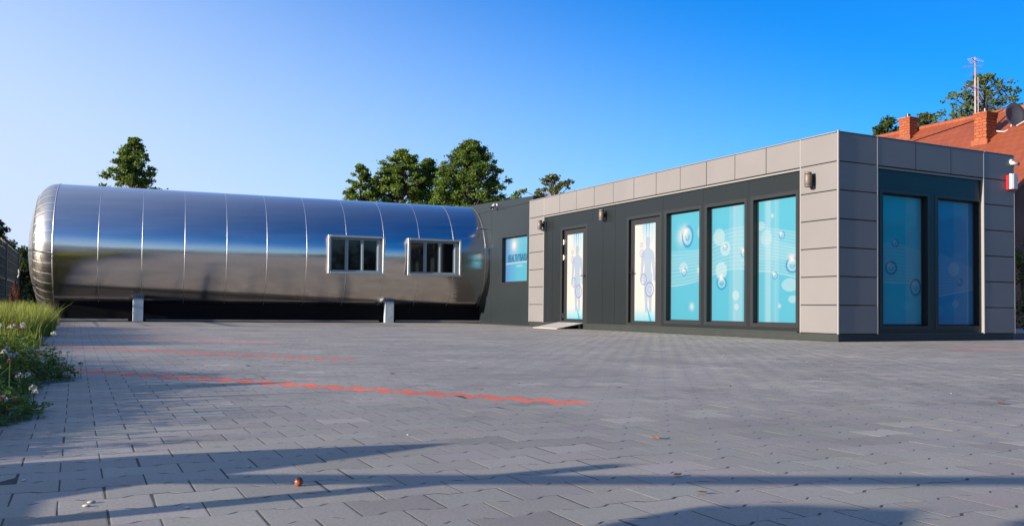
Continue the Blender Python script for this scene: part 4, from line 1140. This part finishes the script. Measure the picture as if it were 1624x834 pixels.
def clover():
    rg = np.random.default_rng(51)
    n = 34000
    y = rg.uniform(-6.1, -1.2, n); x = rg.uniform(-11.4, -9.5, n)
    lim = -9.94+0.33*np.exp(-((y+3.35)/0.75)**2)+0.21*np.exp(-((y+5.05)/0.75)**2)+0.05*np.sin(y*7)+0.03*rg.normal(size=n)
    k = x < lim; x, y, lim = x[k], y[k], lim[k]; n = len(x)
    hmax = (0.10+0.14*np.exp(-((y+3.6)/1.5)**2))*np.clip((lim-x)/0.22+0.12, 0.12, 1)
    z = hmax*(0.06+0.94*rg.random(n)**0.75)
    Vs, Fs, Cs = [], [], []
    a0 = rg.uniform(0, 6.283, n); s = rg.uniform(0.010, 0.021, n)
    tilt = rg.normal(0, 0.35, (n, 2))
    off = 0
    for j in range(3):
        a = a0+j*2.094
        d = np.stack([np.cos(a), np.sin(a), tilt[:, 0]*np.cos(a)+tilt[:, 1]*np.sin(a)], 1)
        e = np.stack([-np.sin(a), np.cos(a), -tilt[:, 0]*np.sin(a)+tilt[:, 1]*np.cos(a)], 1)
        c = np.stack([x, y, z], 1)
        V = np.stack([c, c+d*(0.65*s)[:, None]+e*(0.52*s)[:, None]+np.array([0, 0, 0.002]), c+d*(1.15*s)[:, None], c+d*(0.65*s)[:, None]-e*(0.52*s)[:, None]+np.array([0, 0, 0.002])], 1)
        Vs.append(V.reshape(-1, 3)); Fs.append(np.arange(4*n).reshape(-1, 4)+off); off += 4*n
        base = np.array([[0.115, 0.18, 0.03], [0.16, 0.23, 0.04], [0.08, 0.135, 0.024], [0.28, 0.12, 0.04]])
        if j == 0:
            ci = rg.choice(4, n, p=[0.4, 0.3, 0.24, 0.06]); cc = base[ci]*(0.75+0.5*rg.random((n, 1)))
        Cs.append(np.repeat(cc, 4, axis=0))
    # stems
    m = n; ii = np.arange(n)[::6]; m = len(ii)
    b0 = np.stack([x[ii]+rg.normal(0, 0.03, m), y[ii]+rg.normal(0, 0.03, m), np.full(m, -0.02)], 1); t0 = np.stack([x[ii], y[ii], z[ii]], 1)
    sd = np.array([0.0012, 0.0012, 0])
    V = np.stack([b0-sd, b0+sd, t0+sd, t0-sd], 1).reshape(-1, 3)
    Vs.append(V); Fs.append(np.arange(4*m).reshape(-1, 4)+off); off += 4*m
    Cs.append(np.tile(np.array([[0.07, 0.11, 0.03]]), (4*m, 1)))
    # flower heads: many small florets round a ball, white fading to brown
    nf = 230
    fi = rg.choice(np.where((x > lim-0.75) & (y < -1.6))[0], nf, replace=False)
    for i in fi:
        c = np.array([x[i], y[i], hmax[i]+0.025+0.06*rg.random()])
        r = rg.uniform(0.008, 0.0125); kf = 34
        q = rg.normal(size=(kf, 3)); q[:, 2] = np.abs(q[:, 2])*1.1-0.35; q /= np.linalg.norm(q, axis=1)[:, None]
        e = np.cross(q, rg.normal(size=(kf, 3))); e /= np.linalg.norm(e, axis=1)[:, None]
        f = np.cross(q, e); w_ = 0.0034
        cen = c+q*r*0.8
        V = np.stack([cen-e*w_-f*w_*0.6, cen+e*w_-f*w_*0.6, cen+q*r*0.45+e*w_*0.6, cen+q*r*0.45-e*w_*0.6], 1).reshape(-1, 3)
        Vs.append(V); Fs.append(np.arange(4*kf).reshape(-1, 4)+off); off += 4*kf
        col = np.array([0.62, 0.58, 0.50]) if rg.random() < 0.6 else np.array([0.26, 0.13, 0.07])
        Cs.append(np.tile(col, (4*kf, 1))*(0.85+0.3*rg.random((4*kf, 1))))
        b0 = np.array([x[i]+rg.normal(0, 0.02), y[i]+rg.normal(0, 0.02), -0.02]); sd = np.array([0.0013, 0.0013, 0])
        Vs.append(np.array([b0-sd, b0+sd, c+sd, c-sd])); Fs.append(np.arange(4).reshape(1, 4)+off); off += 4; Cs.append(np.tile(np.array([[0.08, 0.12, 0.03]]), (4, 1)))
    return kind(fast_mesh('clover', np.concatenate(Vs), np.concatenate(Fs), M_grass, cols=np.clip(np.concatenate(Cs), 0.003, 1)), 'stuff')
clover()

# reddish dock plant in front of the fence
rg = np.random.default_rng(61)
dk_ = thing('dock_plant', 'rust brown dock plant seed spike standing in the grass before the fence', 'plant', (-10.47, 7.3, 0))
b = MB()
for (dx, dy, h) in ((0, 0, 0.80), (0.06, 0.08, 0.66), (-0.05, -0.06, 0.6)): b.tube([(-10.47, 7.3, 0), (-10.47+dx*0.6, 7.3+dy*0.6, h*0.5), (-10.47+dx, 7.3+dy, h)], [0.009, 0.007, 0.003], 6)
b.build('stem', M_bark, dk_)
Ps = []
for (dx, dy, h) in ((0, 0, 0.80), (0.06, 0.08, 0.66), (-0.05, -0.06, 0.6)):
    m = 800; t = rg.random(m)**0.8; r = 0.085*(1-t)*np.sqrt(rg.random(m))+0.006; a = rg.random(m)*6.283
    Ps.append(np.stack([-10.47+dx*(0.4+0.6*t)+r*np.cos(a), 7.3+dy*(0.4+0.6*t)+r*np.sin(a), h*(0.35+0.65*t)], 1))
P = np.concatenate(Ps); V, F = leaf_cards(P, 0.022, rg)
fast_mesh('seed_head', V, F, M_leaf, dk_, cols=np.repeat(np.array([0.17, 0.06, 0.03])[None]*(0.7+0.6*rg.random((len(P), 1))), 4, axis=0))

M_wheat = mat('dry stalk', (0.20, 0.16, 0.08), 0.8)
# added weeds, stalks and stake outside the view, shaped to cast the paving shadows
TE = math.tan(SUN_EL)
XC = -11.0
def from_shadow(X, Y, xc=XC): return (xc, Y+(X-xc)*SHY, max(0.0, (X-xc)*TE))
def caster(label, leaves, stems, xc=XC):
    y = sum(l[0][1] for l in leaves)/max(1, len(leaves)) if leaves else stems[0][0][1]
    t = thing('shadow_weed', label, 'caster', (xc, y, 0))
    for poly in leaves:
        b = MB(); pts = [Vector(from_shadow(X, Y, xc)) for X, Y in poly]
        cen = sum(pts, Vector())/len(pts)
        fr = [p+Vector((0.004, 0, 0)) for p in pts]; bk = [p-Vector((0.004, 0, 0)) for p in pts]
        k = len(pts)
        b.mesh(fr+bk, [tuple(range(k)), tuple(range(k, 2*k))[::-1]]+[(i, (i+1)%k, k+(i+1)%k, k+i) for i in range(k)])
        b.build('leaf', mat('broad weed leaf', (0.06, 0.10, 0.03), 0.6), t)
    for (A, B, r) in stems:
        b = MB(); a = Vector(from_shadow(*A, xc)); c = Vector(from_shadow(*B, xc)); b.tube([a, a.lerp(c, 0.5)+Vector((0.02, 0, 0)), c], [r, r*0.85, r*0.5], 8); b.build('stem', mat('weed stem', (0.10, 0.12, 0.05), 0.7), t)
caster('broad pointed weed leaf added out of view for a wedge shadow', [[(-8.50, -6.34), (-8.75, -6.29), (-9.05, -6.25), (-9.40, -6.21), (-9.75, -6.22), (-10.2, -6.35), (-10.2, -7.3), (-9.66, -7.1), (-9.62, -6.72), (-9.42, -6.63), (-9.1, -6.55), (-8.8, -6.45)]], [((-11.0, -6.6), (-9.6, -6.5), 0.012)])
caster('weed with a broad pointed leaf added out of view for a peaked shadow', [[(-7.95, -7.56), (-8.15, -7.42), (-8.35, -7.34), (-8.55, -7.37), (-8.75, -7.42), (-9.1, -7.7), (-8.6, -8.0), (-8.2, -7.72)], [(-7.5, -7.78), (-7.85, -7.70), (-8.1, -7.82), (-8.0, -8.1), (-7.6, -8.0)]], [((-11.0, -7.8), (-8.6, -7.6), 0.012), ((-11, -7.9), (-7.8, -7.85), 0.01)])
caster('slender weed with a narrow leaf added out of view for thin shadows', [[(-8.50, -4.03), (-8.85, -3.97), (-9.2, -3.93), (-9.6, -4.05), (-9.8, -4.25), (-9.4, -4.35), (-8.95, -4.18)]], [((-11.0, -4.2), (-9.4, -4.15), 0.008), ((-11.0, -4.68), (-8.15, -4.62), 0.013)])
for i, (y, xe, r) in enumerate(((-2.35, -8.75, 0.008), (-1.35, -8.3, 0.010), (0.15, -8.6, 0.010), (1.7, -8.2, 0.012), (3.1, -8.7, 0.011), (4.7, -8.0, 0.013), (6.2, -8.4, 0.013))):  # unseen stalks added to draw thin shadow lines
    t = thing('shadow_stalk', 'single tall dry shadow stalk added out of view for its shadow', 'shadow stalk', (XC, y, 0), 'dry stalks added outside the view for their shadows')
    b = MB(); a = Vector(from_shadow(-11.0, y)); c = Vector(from_shadow(xe, y)); b.tube([a, a.lerp(c, 0.6), c], [r, r*0.8, r*0.4], 6); b.build('stem', M_wheat, t)
    b = MB(); b.tube([a.lerp(c, 0.72), a.lerp(c, 0.85), c], [r*0.9, r*1.6, r*0.4], 6); b.build('seed_head', M_wheat, t)
stk = thing('shadow_stake', 'slim wooden stake with a leaning brace added out of view for shadow bands', 'stake', (XC, -6.95, 0))
M_wood = mat('weathered wood', (0.20, 0.15, 0.10), 0.85, 0, 0.25, 14)
def post_from(A, B, r, nm):  # unseen stake and brace, added for the shadow bands they throw
    b = MB(); a = Vector(from_shadow(*A)); c = Vector(from_shadow(*B)); b.tube([a, c], [r, r*0.9], 8); b.build(nm, M_wood, stk)
post_from((-11.0, -6.98), (-8.25, -6.86), 0.034, 'stake'); post_from((-11.0, -5.85), (-6.2, -8.0), 0.030, 'brace')

# ------------------------------------------------------------------ small litter on the paving
def pebble(x, y, r, col, label, seed, name='pebble', cat='pebble', flat=0.6, group=None):
    rg = np.random.default_rng(seed); b = MB(); vs = []; fs = []; n, mm = 10, 6
    for i in range(mm+1):
        p = math.pi*i/mm
        for k in range(n):
            a = 2*math.pi*k/n; q = r*(1+0.12*math.sin(2*a+seed)+0.08*rg.normal())
            vs.append((x+q*math.sin(p)*math.cos(a), y+0.8*q*math.sin(p)*math.sin(a), r*flat*(1-math.cos(p))*1.0))
    for i in range(mm):
        for k in range(n): fs.append((i*n+k, (i+1)*n+k, (i+1)*n+(k+1)%n, i*n+(k+1)%n)[::-1])
    b.mesh(vs, fs, 0, True)
    return tag(b.build(name, mat(name+' surface', col, 0.6, 0, 0.25, 60)), label, cat, group)
def nut(x, y, r, label):
    t = thing('fallen_nut', label, 'nut', (x, y, 0))
    b = MB(); Mx = Matrix.Translation((x, y, r*0.95)) @ Matrix.Rotation(R(35), 4, 'X')
    b.lathe([(0, -r), (r*0.5, -r*0.88), (r*0.88, -r*0.5), (r, 0), (r*0.88, r*0.5), (r*0.5, r*0.85), (0, r)], 18, M=Mx); b.build('shell', mat('brown nut shell', (0.30, 0.085, 0.03), 0.35, 0, 0.3, 60), t)
    b = MB(); b.lathe([(0, r*1.02), (r*0.3, r*0.98), (r*0.62, r*0.80)], 14, M=Mx); b.tube([Mx @ Vector((0, 0, r)), Mx @ Vector((0, r*0.15, r*1.35))], r*0.09, 6); b.build('stalk_end', mat('nut cap', (0.10, 0.05, 0.025), 0.8), t)
nut(-9.096, -6.792, 0.0105, 'round reddish brown nut on the pavers near the front left')
def dry_leaf(x, y, s, rz, col, label):
    b = MB(); pts = []
    pr = [(0, -1), (0.35, -0.6), (0.55, -0.1), (0.42, 0.45), (0, 1), (-0.42, 0.45), (-0.55, -0.1), (-0.35, -0.6)]
    top = []
    for (u, v) in pr:
        X = u*math.cos(rz)-v*math.sin(rz); Y = u*math.sin(rz)+v*math.cos(rz)
        top.append((x+X*s, y+Y*s, 0.003+s*0.75*(u*u*0.9+0.30*v*v)))
    mid = (x, y, 0.004); vs = top+[mid]+[(a, c, z+0.0012) for a, c, z in top]+[(mid[0], mid[1], mid[2]+0.0012)]
    k = len(top); fs = [((i+1)%k, i, k) for i in range(k)]+[(k+1+i, k+1+(i+1)%k, 2*k+1) for i in range(k)]+[(i, (i+1)%k, k+1+(i+1)%k, k+1+i) for i in range(k)]
    b.mesh(vs, fs); return tag(b.build('dry_leaf', mat('dry leaf', col, 0.8, 0, 0.3, 60)), label, 'leaf')
dry_leaf(-7.876, -6.516, 0.022, 0.5, (0.24, 0.10, 0.05), 'curled brown leaf casting a shadow on the pavers, right of centre')
dry_leaf(-8.282, -7.247, 0.013, 1.2, (0.10, 0.045, 0.03), 'dark brown leaf scrap on the pavers below the long shadow band')
dry_leaf(-8.203, -7.054, 0.016, 1.9, (0.16, 0.07, 0.04), 'flat brown leaf scrap beside the long shadow band')
dry_leaf(-5.732, -6.251, 0.030, 1.7, (0.22, 0.06, 0.04), 'reddish leaf scrap far out on the right of the paving')
for i, (x, y, r, l) in enumerate(((-9.531, -6.794, 0.0075, 'pale flat stone beside its twin near the front left'), (-9.541, -6.825, 0.007, 'pale flat stone just nearer than its twin at the front left'), (-9.354, -6.923, 0.0055, 'single white stone between the nut and the twin stones'), (-9.670, -6.479, 0.006, 'pale stone inside the big shadow at the left'), (-9.159, -6.503, 0.006, 'white chip inside the wedge shadow above the nut'))):
    pebble(x, y, r, (0.50, 0.47, 0.40), l, 70+i, flat=0.35)
for i in range(60):
    x = rng.uniform(-9.2, 2.0); y = rng.uniform(-7.2, -0.8)
    if math.hypot(x+9.57, y+8.83) < 2: continue
    pebble(x, y, rng.uniform(0.0028, 0.006), (0.45, 0.43, 0.38) if rng.random() < 0.75 else (0.05, 0.035, 0.03), 'tiny stone chip strewn on the pavers', 100+i, name='stone_chip', cat='stone chip', flat=0.5, group='tiny stone chips on the paving')
